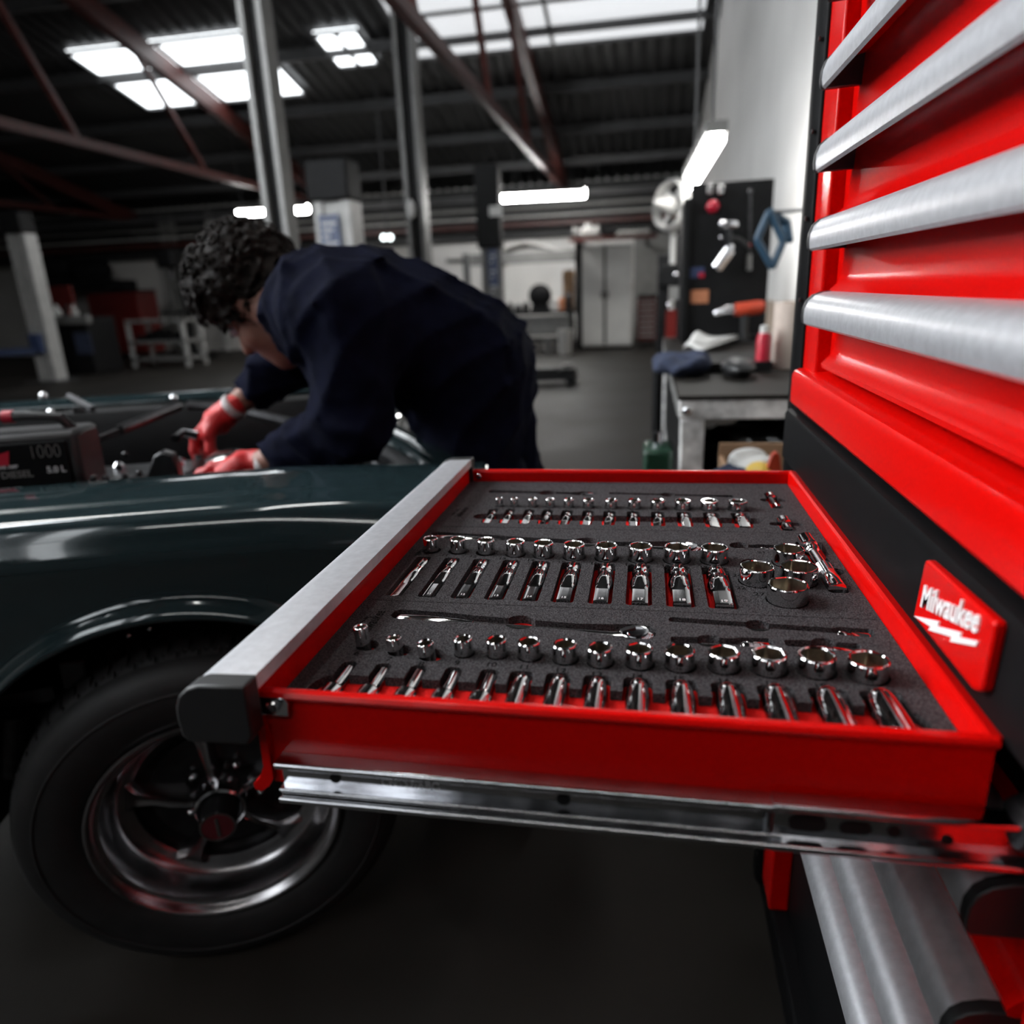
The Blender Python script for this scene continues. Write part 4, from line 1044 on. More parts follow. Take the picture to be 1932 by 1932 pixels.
def head_sd(P):
    q = (P - HC) @ HB.T
    d = sd_ell(q, (0.020, -0.012, 0), (0.105, 0.096, 0.077))
    d = smin(d, sd_ell(q, (-0.050, 0.030, 0), (0.078, 0.062, 0.058)), 0.03)
    d = smin(d, sd_ell(q, (-0.108, 0.062, 0), (0.024, 0.024, 0.026)), 0.025)
    for s in (-1, 1):
        d = smin(d, sd_ell(q, (0.022, 0.076, s * 0.030), (0.010, 0.012, 0.024)), 0.015)
        d = smin(d, sd_ell(q, (-0.040, 0.058, s * 0.046), (0.022, 0.018, 0.016)), 0.02)
        d = np.maximum(d, -smin(-d + 0 * d, -sd_ell(q, (0.002, 0.093, s * 0.031), (0.013, 0.012, 0.019)) * -1, 0.001)) if False else d
        e = sd_ell(q, (-0.012, -0.002, s * 0.080), (0.034, 0.021, 0.009))
        e = np.maximum(e, -sd_ell(q, (-0.010, 0.000, s * 0.090), (0.021, 0.011, 0.009)))
        d = smin(d, e, 0.006)
        sock = sd_ell(q, (0.000, 0.097, s * 0.031), (0.012, 0.014, 0.018)); d = np.maximum(d, -sock)
    d = smin(d, sd_cone(q, (0.006, 0.088, 0), (-0.036, 0.108, 0), 0.008, 0.013), 0.010)
    d = smin(d, sd_ell(q, (-0.070, 0.086, 0), (0.006, 0.009, 0.024)), 0.006)
    d = smin(d, sd_ell(q, (-0.082, 0.083, 0), (0.006, 0.009, 0.021)), 0.006)
    return d


def body_sd(P):
    d = head_sd(P)
    d = smin(d, sd_cone(P, hl(-0.055, -0.045, 0), nk + np.array((0.06, 0.01, 0.0)), 0.055, 0.060), 0.03)
    d = smin(d, sd_ell(P, upb, (0.15, 0.155, 0.095), TR), 0.05)
    d = smin(d, sd_ell(P, wai, (0.16, 0.125, 0.095), TR), 0.06)
    d = smin(d, sd_ell(P, pel, (0.12, 0.145, 0.12)), 0.06)
    for a, b, c, w_, dr_, sd_, ch in ((shN, elN, wrN, wrN, dN, sN, HANDN), (shF, elF, wrF, wrF, dF, sF, HANDF)):
        d = smin(d, sd_cone(P, a, b, 0.050, 0.038), 0.03); d = smin(d, sd_cone(P, b, c, 0.038, 0.0265), 0.015)
        d = smin(d, hand_sd(P, w_, dr_, sd_, ch, -0.002), 0.008)
    for h, k, a in ((hipN, knN, anN), (hipF, knF, anF)):
        d = smin(d, sd_cone(P, h, k, 0.080, 0.052), 0.04); d = smin(d, sd_cone(P, k, a, 0.052, 0.036), 0.02)
        d = smin(d, sd_cone(P, a + np.array((0.03, 0, -0.05)), a + np.array((-0.15, 0, -0.065)), 0.036, 0.028), 0.02)
    return d


def folds(P):
    x, y, z = P[..., 0], P[..., 1], P[..., 2]
    w1 = 0.9 * np.sin(13 * z + 9 * y) + 0.8 * np.sin(15 * x - 7 * y)
    a = np.abs(np.sin(28 * (x * 0.75 + z * 0.55 + 0.3 * y) + 1.4 * w1))
    b = np.abs(np.sin(37 * (x * 0.45 - z * 0.85 + 0.25 * y) + 1.7 * np.sin(8 * x + 9 * z)))
    c = np.abs(np.sin(62 * (0.3 * x + 0.6 * z - 0.7 * y) + 2.2 * w1))
    return 0.010 * (1 - a) ** 2.2 + 0.010 * (1 - b) ** 2.2 + 0.007 * (1 - c) ** 2


def cover_sd(P):
    d = sd_ell(P, che, (0.19, 0.185, 0.128), TR)
    d = smin(d, sd_ell(P, upb + np.array((0.015, 0, 0.006)), (0.135, 0.205, 0.112), TR), 0.05)
    d = smin(d, sd_ell(P, wai, (0.20, 0.165, 0.132), TR), 0.07)
    d = smin(d, sd_ell(P, pel + np.array((0.0, 0, -0.01)), (0.135, 0.175, 0.150)), 0.07)
    for h, k, a in ((hipN, knN, anN), (hipF, knF, anF)):
        d = smin(d, sd_cone(P, h, k, 0.105, 0.083), 0.04); d = smin(d, sd_cone(P, k, a, 0.083, 0.070), 0.03)
    wn = wrN + (elN - wrN) / np.linalg.norm(elN - wrN) * 0.074; wf = wrF + (elF - wrF) / np.linalg.norm(elF - wrF) * 0.066
    d = smin(d, sd_cone(P, shN, elN, 0.082, 0.067), 0.05); e = sd_cone(P, elN, wn, 0.066, 0.040)
    u = nrm(wrN - elN); e = np.maximum(e, (P - wn) @ u - 0.004); d = smin(d, e, 0.018)
    d = smin(d, sd_cone(P, shF, elF, 0.082, 0.064), 0.05); e = sd_cone(P, elF, wf, 0.064, 0.040)
    u = nrm(wrF - elF); e = np.maximum(e, (P - wf) @ u - 0.004); d = smin(d, e, 0.018)
    # open neck and collar stand
    d = np.maximum(d, -sd_cone(P, hl(-0.04, -0.045, 0), nk + np.array((0.045, 0, -0.004)), 0.064, 0.058))
    return d - folds(P)


person = link('person', sdf_mesh(body_sd, (-1.08, 0.78, 0.0), (0.14, 1.55, 1.30), 0.0105, 'person', 'skin'))
tag(person, 'person in navy overalls and red gloves, bent over the engine bay of the green car', 'person')
link('overalls', sdf_mesh(cover_sd, (-0.98, 0.74, 0.06), (0.16, 1.58, 1.32), 0.0098, 'overalls', 'navy'), person, 'navy cotton overalls creased at the sleeves and waist')
# collar: a folded band round the neck
ring = []
ax = nrm(hl(-0.075, -0.05, 0) - (nk + np.array((0.06, 0, 0)))); e1 = nrm(np.cross(ax, np.array((0, 1, 0.0)))); e2 = np.cross(ax, e1)
for k in range(29):
    a = 2 * math.pi * k / 28
    o = e1 * math.cos(a) + e2 * math.sin(a)
    c0 = ap(577, 588, 1.075)
    ring.append([tuple(c0 + o * r * (1.0 + 0.05 * math.sin(3 * a)) + ax * h) for r, h in ((0.095, -0.045), (0.086, 0.0), (0.079, 0.028), (0.083, 0.033), (0.095, 0.012), (0.112, -0.028))])
MB().grid(ring).build('collar', 'navy', person, thick=0.004)
tee = []
for k in range(29):
    a = 2 * math.pi * k / 28; o = e1 * math.cos(a) + e2 * math.sin(a); c0 = ap(573, 588, 1.075)
    tee.append([tuple(c0 + o * r + ax * h) for r, h in ((0.080, -0.02), (0.0765, 0.012), (0.0740, 0.036), (0.070, 0.036))])
MB().grid(tee).build('shirt_neckband', 'tee', person, thick=0.003)
MB().prism([(-0.016, -0.006), (0.016, -0.006), (0.016, 0.006), (-0.016, 0.006)], 'y', -0.002, 0.002).xf(Matrix.Translation(tuple(ap(574, 519, 1.0))) @ Matrix.Rotation(R(12), 4, 'Y')).build('collar_tab', 'tee', person, bevel=0.001)
for nm, ch, w_, d_, s_ in (('glove', HANDF, wrF, dF, sF), ('glove', HANDN, wrN, dN, sN)):
    allp = np.array([p for c in ch for p in c] + [w_ - d_ * 0.03]); lo = allp.min(0) - 0.05; hi = allp.max(0) + 0.05
    g = link('glove', sdf_mesh(lambda P: hand_sd(P, w_, d_, s_, ch, 0.0028) - 0.0012 * np.sin(160 * P[..., 0]) * np.sin(150 * P[..., 2] + 90 * P[..., 1]), lo, hi, 0.0034, 'glove', 'glove'), person, 'red coated work glove')
    c = w_ - d_ * 0.022
    MB().tube([tuple(c - d_ * 0.010), tuple(c - d_ * 0.006), tuple(c), tuple(c + d_ * 0.008)], [0.030, 0.0335, 0.034, 0.031], 20).build('cuff', 'cuff', g)
for s in (-1, 1): MB().ball(tuple(hl(0.0, 0.080, s * 0.031)), 0.012, 14, 10).build('eye', 'tee', person)


def hair_sd(P):
    q = (P - HC) @ HB.T
    d = sd_ell(q, (0.036, -0.012, 0), (0.116, 0.116, 0.098))
    d = smin(d, sd_ell(q, (0.085, 0.055, 0), (0.055, 0.060, 0.070)), 0.03)
    d = smin(d, sd_ell(q, (-0.015, -0.060, 0), (0.075, 0.050, 0.080)), 0.03)
    # keep the face, ears and neck clear
    cut = sd_ell(q, (-0.085, 0.085, 0), (0.105, 0.085, 0.20)); d = np.maximum(d, -cut)
    ear = np.minimum(sd_ell(q, (-0.030, 0.010, 0.09), (0.048, 0.030, 0.05)), sd_ell(q, (-0.030, 0.010, -0.09), (0.048, 0.030, 0.05))); d = np.maximum(d, -ear)
    d = np.maximum(d, -(q[..., 0] + 0.075))
    x, y, z = q[..., 0], q[..., 1], q[..., 2]
    n = np.sin(95 * x + 3 * np.sin(50 * y + 40 * z)) * np.sin(88 * y + 3 * np.sin(45 * z + 30 * x)) * np.sin(90 * z + 3 * np.sin(55 * x))
    n2 = np.sin(190 * x + 5 * np.sin(60 * y)) * np.sin(180 * y + 5 * np.sin(66 * z)) + np.sin(200 * z + 4 * np.sin(70 * x))
    return d - 0.012 * n - 0.0032 * n2


hair = link('hair', sdf_mesh(hair_sd, HC - 0.20, HC + 0.20, 0.0042, 'hair', 'hair'), person, 'short dark curly hair')
# loose curls standing off the hair
rng = np.random.default_rng(5)
cur = MB()
for k in range(420):
    v = rng.normal(size=3); v /= np.linalg.norm(v)
    q = np.array((0.045, 0.0, 0)) + v * np.array((0.118, 0.118, 0.092))
    if q[0] < -0.03 or (q[0] < 0.055 and q[1] > 0.035): continue
    t = nrm(np.cross(v, rng.normal(size=3))); b = np.cross(v, t); r = rng.uniform(0.007, 0.014)
    pts = [HC + HB.T @ (q + v * (0.004 + 0.010 * i / 7) + (t * math.cos(i * .9) + b * math.sin(i * .9)) * r) for i in range(8)]
    cur.tube([tuple(p) for p in pts], [0.0022] * 6 + [0.0016, 0.0008], 5)
co = cur.build('curls', 'hair', hair, sharp=180); co['kind'] = 'stuff'
for a, y in ((anN, 0), (anF, 0)):
    sh = link('boot', sdf_mesh(lambda P: smin(sd_cone(P, a + np.array((0.03, 0, 0.05)), a + np.array((0.035, 0, -0.045)), 0.054, 0.050), np.maximum(sd_ell(P, a + np.array((-0.07, 0, -0.055)), (0.15, 0.053, 0.055)), -(P[..., 2] - 0.002)), 0.04), a + np.array((-0.26, -0.1, -0.12)), a + np.array((0.12, 0.1, 0.14)), 0.008, 'boot', 'dark'), person)
# the socket driver held in the far glove
dv = thing('socket_driver', 'small bright socket driver held in the far red glove', 'socket driver', tuple(at(378, 880, y=1.14)))
MB().tube([at(374, 858, y=1.145), at(377, 876, y=1.14)], [.009, .010], 12).build('handle', 'plastic', dv)
MB().tube([at(377, 876, y=1.14), at(378, 884, y=1.14), at(379, 900, y=1.135)], [.0085, .0085, .0075], 12).build('socket_tip', 'bright', dv)

# ================================================================== WORKSHOP BACKGROUND
def pb(l, t, r, b, y):
    """x and z limits of a picture rectangle lying on the upright plane y"""
    cx, cy = (l + r) / 2, (t + b) / 2
    return at(l, cy, y=y).x, at(r, cy, y=y).x, at(cx, b, y=y).z, at(cx, t, y=y).z


def pbox(name, l, t, r, b, y, dep, mat, parent=None, bevel=0.0, floor=False, label=None):
    x0, x1, z0, z1 = pb(l, t, r, b, y)
    if floor: z0 = 0.0
    return MB().box(x0, x1, y, y + dep, z0, z1).build(name, mat, parent, label, bevel)


# ---- steel columns and lift posts
def column(label, x0, x1, y, h, web='dark', fl='midgrey'):
    t = thing('steel_column', label, 'column', ((x0 + x1) / 2, y, 0), 'steel columns')
    w = x1 - x0
    MB().box(x0, x0 + w * .22, y - w * .5, y + w * .5, 0, h).build('flange', fl, t)
    MB().box(x1 - w * .22, x1, y - w * .5, y + w * .5, 0, h).build('flange', fl, t)
    MB().box(x0 + w * .22, x1 - w * .22, y - w * .1, y + w * .1, 0, h).build('web', web, t)
    MB().box(x0 - .08, x1 + .08, y - w * .5 - .08, y + w * .5 + .08, 0, .02).build('base_plate', 'steelwork', t)
    return t


a = at(508, 400, y=5.2).x; b = at(549, 400, y=5.2).x
column('dark steel column rising behind the head of the mechanic', a, b, 5.2, roof_z(5.2) - .02)
a = at(772, 420, y=8.8).x; b = at(806, 420, y=8.8).x
column('thin steel column behind the back of the mechanic', a, b, 8.8, roof_z(8.8) - .02)


def lift_post(label, l, r, y, top, capt, sign=None, mat='lightgrey'):
    x0, x1, _, z1 = pb(l, top, r, top + 20, y)
    t = thing('lift_post', label, 'vehicle lift', ((x0 + x1) / 2, y, 0), 'vehicle lift posts')
    w = x1 - x0
    MB().prism([(x0, y), (x0 + w * .25, y), (x0 + w * .25, y + .04), (x1 - w * .25, y + .04), (x1 - w * .25, y), (x1, y), (x1, y + w * .8), (x0, y + w * .8)], 'z', 0, z1).build('mast', mat, t, bevel=.006)
    zc = at((l + r) / 2, capt, y=y).z
    MB().box(x0 - .03, x1 + .02, y - .06, y + w * .8, z1, max(zc, z1 + .3)).build('motor_housing', 'dark', t, bevel=.02)
    MB().box(x0 - .15, x1 + .15, y - .15, y + w, 0, .025).build('base_plate', 'steelwork', t)
    MB().box(x0 + w * .2, x1 - w * .2, y - .10, y - .002, .45, .75).build('carriage', 'blue_sign', t, bevel=.01)
    MB().bar((x0 + w / 2, y - .08, .5), (x0 + w / 2 - .7, y - .5, .5), .1, .1).build('arm', 'blue_sign', t)
    if sign:
        sx0, sx1, sz0, sz1 = pb(*sign, y)
        s = MB().box(sx0, sx1, y - .012, y - .004, sz0, sz1).build('sign', 'blue_sign', t)
        for k in range(9): MB().box(sx0 + .03, sx1 - .03 - .04 * (k % 3), y - .0145, y - .0115, sz1 - .10 - .062 * k, sz1 - .075 - .062 * k).build('sign_line', 'grey_print', s)
    return t


lift_post('pale grey lift post with a blue instruction sign', 590, 660, 7.0, 378, 300, (607, 404, 645, 520))
p = lift_post('lift post with a black motor housing beside the long strip light', 907, 943, 9.3, 468, 310, (921, 470, 940, 540), 'midgrey')
x0, x1, z0, z1 = pb(922, 388, 946, 407, 9.2)
MB().box(x0, x1, 9.225, 9.238, z0, z1).build('warning_label', 'paper', p)
t = lift_post('pale leaning-looking lift post at the dark end of the hall', 12, 46, 9.6, 440, 400)

# ---- back wall: tall white cupboard
cy = 13.05
t = thing('cupboard', 'tall pale two-door steel cupboard against the back wall', 'cupboard', (-.5, cy, 0))
x0, x1, z0, z1 = pb(1096, 462, 1193, 660, cy)
MB().box(x0, x1, cy, cy + .45, .06, z1).build('body', 'cupboard', t, bevel=.006)
xm = (x0 + x1) / 2 - .03
for xa, xb, s in ((x0 + .02, xm - .025, -1), (xm + .025, x1 - .02, 1)):
    d = MB().box(xa, xb, cy - .02, cy, .09, z1 - .02).build('door', 'cupboard', t, bevel=.004)
    h = xm + s * .05
    MB().box(h - .012, h + .012, cy - .045, cy - .02, z1 * .5, z1 * .5 + .12).build('handle', 'dark', d)
MB().box(xm - .025, xm + .025, cy - .006, cy + .002, .09, z1 - .02).build('door_gap', 'dark', t)
MB().box(x0 + .02, x1 - .02, cy + .02, cy + .43, 0, .06).build('plinth', 'dark', t)
pbox('cupboard_side_post', 1086, 440, 1097, 662, 13.0, .1, 'dark', t, floor=True)

# ---- back bench with clutter
by = 12.6
x0, x1, z0, z1 = pb(905, 588, 1080, 600, by)
t = thing('workbench', 'dark steel workbench under the bright back wall', 'workbench', ((x0 + x1) / 2, by, 0))
MB().box(x0, x1, by, by + .7, z1 - .06, z1).build('top', 'dark', t, bevel=.005)
for x in (x0 + .03, x1 - .09):
    for y in (by + .03, by + .61): MB().box(x, x + .06, y, y + .06, 0, z1 - .06).build('leg', 'dark', t)
MB().box(x0 + .05, x1 - .05, by + .02, by + .06, z1 - .42, z1 - .08).build('apron', 'midgrey', t, bevel=.01)
MB().box(x0 + .05, x1 - .05, by + .05, by + .65, .2, .24).build('shelf', 'dark', t)
bz = z1


def tub(name, label, cat, l, t_, r, b, y, mat, taper=.85, floor=True, lid=None, grp=None):
    x0, x1, z0, z1 = pb(l, t_, r, b, y)
    if floor: z0 = 0
    c = ((x0 + x1) / 2, y, z0); ra = (x1 - x0) / 2; h = z1 - z0
    o = MB().lathe([(ra * taper, 0), (ra * taper, .001), (ra * .97, h * .93), (ra, h * .94), (ra, h), (ra * .93, h), (ra * .9, h * .9), (0, h * .88)], c, (0, 0, 1), 24).build(name, mat)
    tag(o, label, cat, grp); return o


tub('bucket', 'white plastic bucket in front of the back bench', 'bucket', 1053, 622, 1080, 672, 12.3, 'paper')
tub('bin', 'small grey bin beside the white bucket', 'bin', 1026, 640, 1046, 670, 12.35, 'midgrey')
# things on the back bench
x0, x1, z0, z1 = pb(1003, 543, 1035, 590, by + .2)
t = thing('bench_grinder', 'round dark bench grinder on the back bench', 'bench grinder', ((x0 + x1) / 2, by + .2, bz))
MB().lathe([(0, 0), (.12, 0), (.2, .05), (.2, .2), (.12, .25), (0, .25)], ((x0 + x1) / 2, by + .1, bz + .26), (0, 1, 0), 24).build('body', 'dark', t)
MB().box((x0 + x1) / 2 - .15, (x0 + x1) / 2 + .15, by + .1, by + .4, bz, bz + .1).build('foot', 'dark', t)
for i, (l, tt, r, m) in enumerate(((957, 570, 968, 'dark'), (970, 574, 985, 'gun'), (986, 570, 999, 'dark'), (1040, 556, 1052, 'paper'), (1054, 560, 1066, 'copper'), (1067, 548, 1078, 'gun'))):
    x0, x1, z0, z1 = pb(l, tt, r, 590, by + .25)
    o = MB().lathe([(0, 0), ((x1 - x0) / 2, 0), ((x1 - x0) / 2, (z1 - bz) * .75), ((x1 - x0) / 4, (z1 - bz) * .85), ((x1 - x0) / 4, z1 - bz), (0, z1 - bz)], ((x0 + x1) / 2, by + .25, bz), (0, 0, 1), 14).build('bottle', m)
    tag(o, ['dark bottle at the column end of the back bench', 'squat grey tin on the back bench', 'dark bottle just before the grinder', 'white bottle behind the grinder', 'brown bottle among the bench bottles', 'grey bottle nearest the pale cupboard'][i], 'bottle', 'bottles on the back bench')
o = pbox('cardboard_box', 1062, 518, 1082, 592, by + .38, .3, 'card'); o.location.z += bz - pb(1062, 518, 1082, 592, by + .38)[2]
tag(o, 'upright brown box on the back bench beside the pale cupboard', 'box')
# shelf with stored panels above
sy = 12.7
x0, x1, z0, z1 = pb(880, 476, 1084, 484, sy)
t = thing('storage_shelf', 'high grey storage shelf over the back bench', 'shelf', ((x0 + x1) / 2, sy, z0))
MB().box(x0, x1, sy, sy + .8, z0 + .02, z0 + .07).build('deck', 'midgrey', t)
MB().box(x0, x1, sy - .02, sy + .02, z0 - .12, z0 + .02).build('front_beam', 'midgrey', t)
for x in (x0 + .1, x1 - .2): MB().box(x, x + .08, sy + .02, YB, z0 - .06, z0 + .02).build('wall_bracket', 'steelwork', t)
shz = z0 + .07
x0, x1, z0, z1 = pb(1075, 445, 1240, 453, sy)
t = thing('parts_rack', 'red-edged rack of parts above the pale cupboard', 'rack', ((x0 + x1) / 2, sy, z0))
MB().box(x0, x1, sy + .01, sy + .6, z0 + .03, z0 + .06).build('deck', 'midgrey', t); MB().box(x0, x1, sy - .05, sy + .01, z0, z1).build('red_edge', 'rustred', t)
for x in (x0 + .1, x1 - .2): MB().box(x, x + .08, sy + .01, YB, z0, z0 + .03).build('wall_bracket', 'steelwork', t)
rkz = z0 + .062
rows = []
for k in range(13):
    u = k / 12; xx = at(945 + 100 * u, 470, y=sy + .1).x
    rows.append([(xx, sy + .1 + .5 * v, shz - .055 + .22 * math.sin(math.pi * (0.15 + .75 * u)) * (1 - .3 * v)) for v in (0, .5, 1)])
o = MB().grid(rows).build('car_bonnet', 'lightgrey', thick=.02); tag(o, 'pale curved car panel stored on the high shelf', 'car panel')
for i, (l, tt, r, m, lab) in enumerate(((1080, 425, 1092, 'midgrey', 'small grey bundle at the near end of the parts rack'), (1095, 420, 1130, 'lightgrey', 'heap of pale parts on the rack over the cupboard'), (1135, 428, 1160, 'dark', 'dark part in the middle of the parts rack'), (1165, 432, 1225, 'lightgrey', 'long pale parts at the wall end of the rack'))):
    x0, x1, z0, z1 = pb(l, tt, r, 450, sy + .2)
    mb = MB(); rg = random.Random(i)
    for k in range(5):
        cx = x0 + (x1 - x0) * (k + .5) / 5; hh = max(.05, (z1 - rkz) * rg.uniform(.35, .55)); mb.ball((cx, sy + .3, rkz + hh), ((x1 - x0) * .13, .15, hh), 10, 8)
    o = MB(); o.v, o.f = mb.v, mb.f
    tag(o.build('spare_part', m), lab, 'spare part', 'spare parts on the rack')
# red tool trolley by the cupboard
def trolley(label, l, t_, r, y, rows, mat, grp, dep=.5, hm='lightgrey'):
    x0, x1, _, z1 = pb(l, t_, r, t_ + 40, y)
    t = thing('tool_trolley', label, 'tool trolley', ((x0 + x1) / 2, y, 0), grp)
    MB().box(x0, x1, y, y + dep, .12, z1).build('body', mat, t, bevel=.01)
    h = (z1 - .18) / rows
    for k in range(rows):
        d = MB().box(x0 + .02, x1 - .02, y - .02, y, .15 + h * k, .15 + h * (k + 1) - .015).build('drawer', mat, t, bevel=.004)
        MB().box(x0 + .03, x1 - .03, y - .05, y - .02, .15 + h * (k + 1) - .05, .15 + h * (k + 1) - .02).build('handle', hm, d)
    for x in (x0 + .06, x1 - .06):
        for yy in (y + .06, y + dep - .06): MB().cyl((x - .02, yy, .06), (x + .02, yy, .06), .06, seg=14).build('caster', 'rubber', t)
    MB().box(x0 - .01, x1 + .01, y - .03, y + dep + .01, z1, z1 + .04).build('top', 'dark', t)
    return t


trolley('dark red tool trolley with pale drawer pulls beside the cupboard', 1203, 562, 1238, 13.2, 7, 'darkred', 'tool trolleys')
trolley('wide red drawer cabinet against the dim wall', 166, 552, 262, 13.6, 9, 'darkred', 'tool trolleys', .6, 'darkred')
# wheeled jack lying on the floor
x0, x1, z0, z1 = pb(960, 706, 1085, 727, 8.3)
t = thing('trolley_jack', 'long low black trolley jack on the floor', 'trolley jack', ((x0 + x1) / 2, 8.3, 0))
MB().box(x0, x1, 8.25, 8.29, .05, .16).build('side_plate', 'dark', t, bevel=.01); MB().box(x0, x1, 8.5, 8.54, .05, .16).build('side_plate', 'dark', t, bevel=.01)
MB().box(x0 + .1, x1 - .2, 8.29, 8.5, .06, .19).build('frame', 'dark', t, bevel=.01)
for x in (x0 + .1, x1 - .05): MB().cyl((x, 8.2, .06), (x, 8.6, .06), .06, seg=16).build('wheel', 'dark', t)
MB().tube([(x0 + .1, 8.4, .2), (x0 - .5, 8.4, .24)], .02, 8).build('handle', 'lightgrey', t)
MB().lathe([(0, 0), (.06, 0), (.07, .04), (0, .04)], (x1 - .1, 8.4, .19), (0, 0, 1), 16).build('saddle', 'gun', t)
# swan-neck spot lamps
t = thing('spot_lamp', 'pair of small lit lamps hanging in the middle of the hall', 'lamp', tuple(at(730, 448, y=11)))
for px in (724, 736):
    c = at(px, 448, y=11)
    MB().lathe([(0, 0), (.045, .0), (.05, .02), (.03, .10), (0, .11)], c, (0, 1, 0), 16).build('lamp_head', 'dark', t); MB().ball(c, (.042, .012, .042), 12, 8).build('lens', 'lamp_on', t)
c = at(730, 448, y=11); MB().cyl((c.x, 11.05, c.z), (c.x, 11.05, roof_z(11.05) + .06), .012, seg=8).build('stem', 'steelwork', t)
c = at(775, 395, y=8.6)
t = thing('bulkhead_lamp', 'pale lamp on the thin column', 'lamp', tuple(c))
MB().ball(c, (.05, .05, .11), 14, 10).build('glass', 'paper', t); MB().box(c.x - .03, c.x + .03, 8.6, 8.72, c.z - .1, c.z + .05).build('base', 'midgrey', t)

# ---- dim left end
t = thing('parts_washer', 'black and red machine with cluttered top at the dim wall', 'machine', tuple(at(125, 700, y=10.6)))
x0, x1, z0, z1 = pb(84, 600, 172, 705, 10.6)
MB().box(x0, x1, 10.6, 11.3, 0, z1).build('cabinet', 'dark', t, bevel=.03)
pbox('red_backboard', 66, 540, 138, 605, 11.2, .05, 'darkred', t)
pbox('tray', 100, 596, 165, 612, 10.5, .1, 'midgrey', t, .01)
pbox('notice', 142, 628, 172, 668, 10.58, .02, 'rag', t)
for i, (px, py, m) in enumerate(((90, 558, 'copper'), (108, 590, 'paper'), (138, 586, 'orange'), (125, 575, 'gun'), (132, 555, 'lightgrey'))):
    c = at(px, py, y=10.9); tb = x1
    MB().lathe([(0, 0), (.07, 0), (.07, .12), (.03, .17), (.03, .22), (0, .22)], (c.x, 10.9, z1), (0, 0, 1), 14).build('can', m, t)
t = thing('steel_trolley', 'pale open steel trolley with two shelves beside the red cabinet', 'trolley', tuple(at(300, 690, y=11.6)))
x0, x1, z0, z1 = pb(242, 602, 350, 690, 11.6)
for z in (.12, z1 * .5, z1 - .06): MB().box(x0, x1, 11.6, 12.2, z, z + .05).build('shelf', 'midgrey', t)
for x in (x0, x1 - .06):
    for y in (11.6, 12.14): MB().box(x, x + .06, y, y + .06, 0, z1).build('leg', 'lightgrey', t)
for k in range(5): MB().box(x0 + .12 + .19 * k, x0 + .26 + .19 * k, 11.7, 12.0, z1 * .5 + .05, z1 * .5 + .05 + .1 + .05 * (k % 3)).build('tool_box', 'dark', t)
t = thing('pillar_drill', 'dark pillar drill standing beside the head of the mechanic', 'pillar drill', tuple(at(345, 690, y=13.2)))
x0, x1, z0, z1 = pb(335, 470, 360, 690, 13.2); xc = (x0 + x1) / 2
MB().cyl((xc, 13.3, 0), (xc, 13.3, z1), .06, seg=14).build('column', 'dark', t); MB().box(xc - .3, xc + .3, 13.0, 13.6, 0, .08).build('base', 'dark', t)
MB().box(xc - .18, xc + .18, 12.8, 13.5, z1 - .35, z1).build('head', 'dark', t, bevel=.05); MB().lathe([(0, 0), (.05, 0), (.03, .2), (0, .2)], (xc, 12.95, z1 - .55), (0, 0, 1), 12).build('chuck', 'gun', t)
MB().box(xc - .25, xc + .25, 12.8, 13.3, .9, .95).build('table', 'dark', t)
for i, (l, tt, r, b, lab) in enumerate(((62, 478, 125, 530, 'rounded dark motor on the wall shelf'), (135, 488, 192, 530, 'squat dark machine on the wall shelf'))):
    x0, x1, z0, z1 = pb(l, tt, r, b, 14.6)
    t = thing('stored_motor', lab, 'motor', ((x0 + x1) / 2, 14.6, z0), 'motors on the wall shelf')
    MB().lathe([(0, 0), ((z1 - z0) * .42, 0), ((z1 - z0) * .5, .05), ((z1 - z0) * .5, x1 - x0 - .2), ((z1 - z0) * .3, x1 - x0), (0, x1 - x0)], (x0, 14.8, (z0 + z1) / 2), (1, 0, 0), 20).build('drum', 'dark', t)
    MB().box(x0 + .1, x1 - .1, 14.6, 15.0, z0 - .02, z0 + .12).build('foot', 'dark', t)
x0, x1, z0, z1 = pb(55, 531, 196, 546, 14.4)
t = thing('wall_shelf', 'dark wall shelf carrying the stored motors', 'shelf', ((x0 + x1) / 2, 14.4, z0))
MB().box(x0, x1, 14.4, 15.5, z0, z1).build('deck', 'dark', t); MB().box(x0, x0 + .1, 15.0, 15.5, 0, z0).build('leg', 'dark', t); MB().box(x1 - .1, x1, 15.0, 15.5, 0, z0).build('leg', 'dark', t)
x0, x1, z0, z1 = pb(40, 448, 250, 462, 14.9)
t = thing('air_duct', 'dark round duct along the dim wall', 'duct', ((x0 + x1) / 2, 14.9, z0)); MB().cyl((x0, 14.95, (z0 + z1) / 2), (x1, 14.95, (z0 + z1) / 2), .12, seg=16).build('pipe', 'dark', t)
for x in (x0 + .3, x1 - .3): MB().box(x, x + .05, 14.9, 15.56, (z0 + z1) / 2 - .02, (z0 + z1) / 2 + .02).build('bracket', 'steelwork', t)
for i, l in enumerate((300, 318, 390)):
    x0 = at(l, 500, y=15.1).x
    struct(MB().box(x0, x0 + .16, 15.3, 15.5, 0, 3.0).build('wall_pipe', 'midgrey' if i < 2 else 'lightgrey'), 'vertical service pipe on the dim wall')

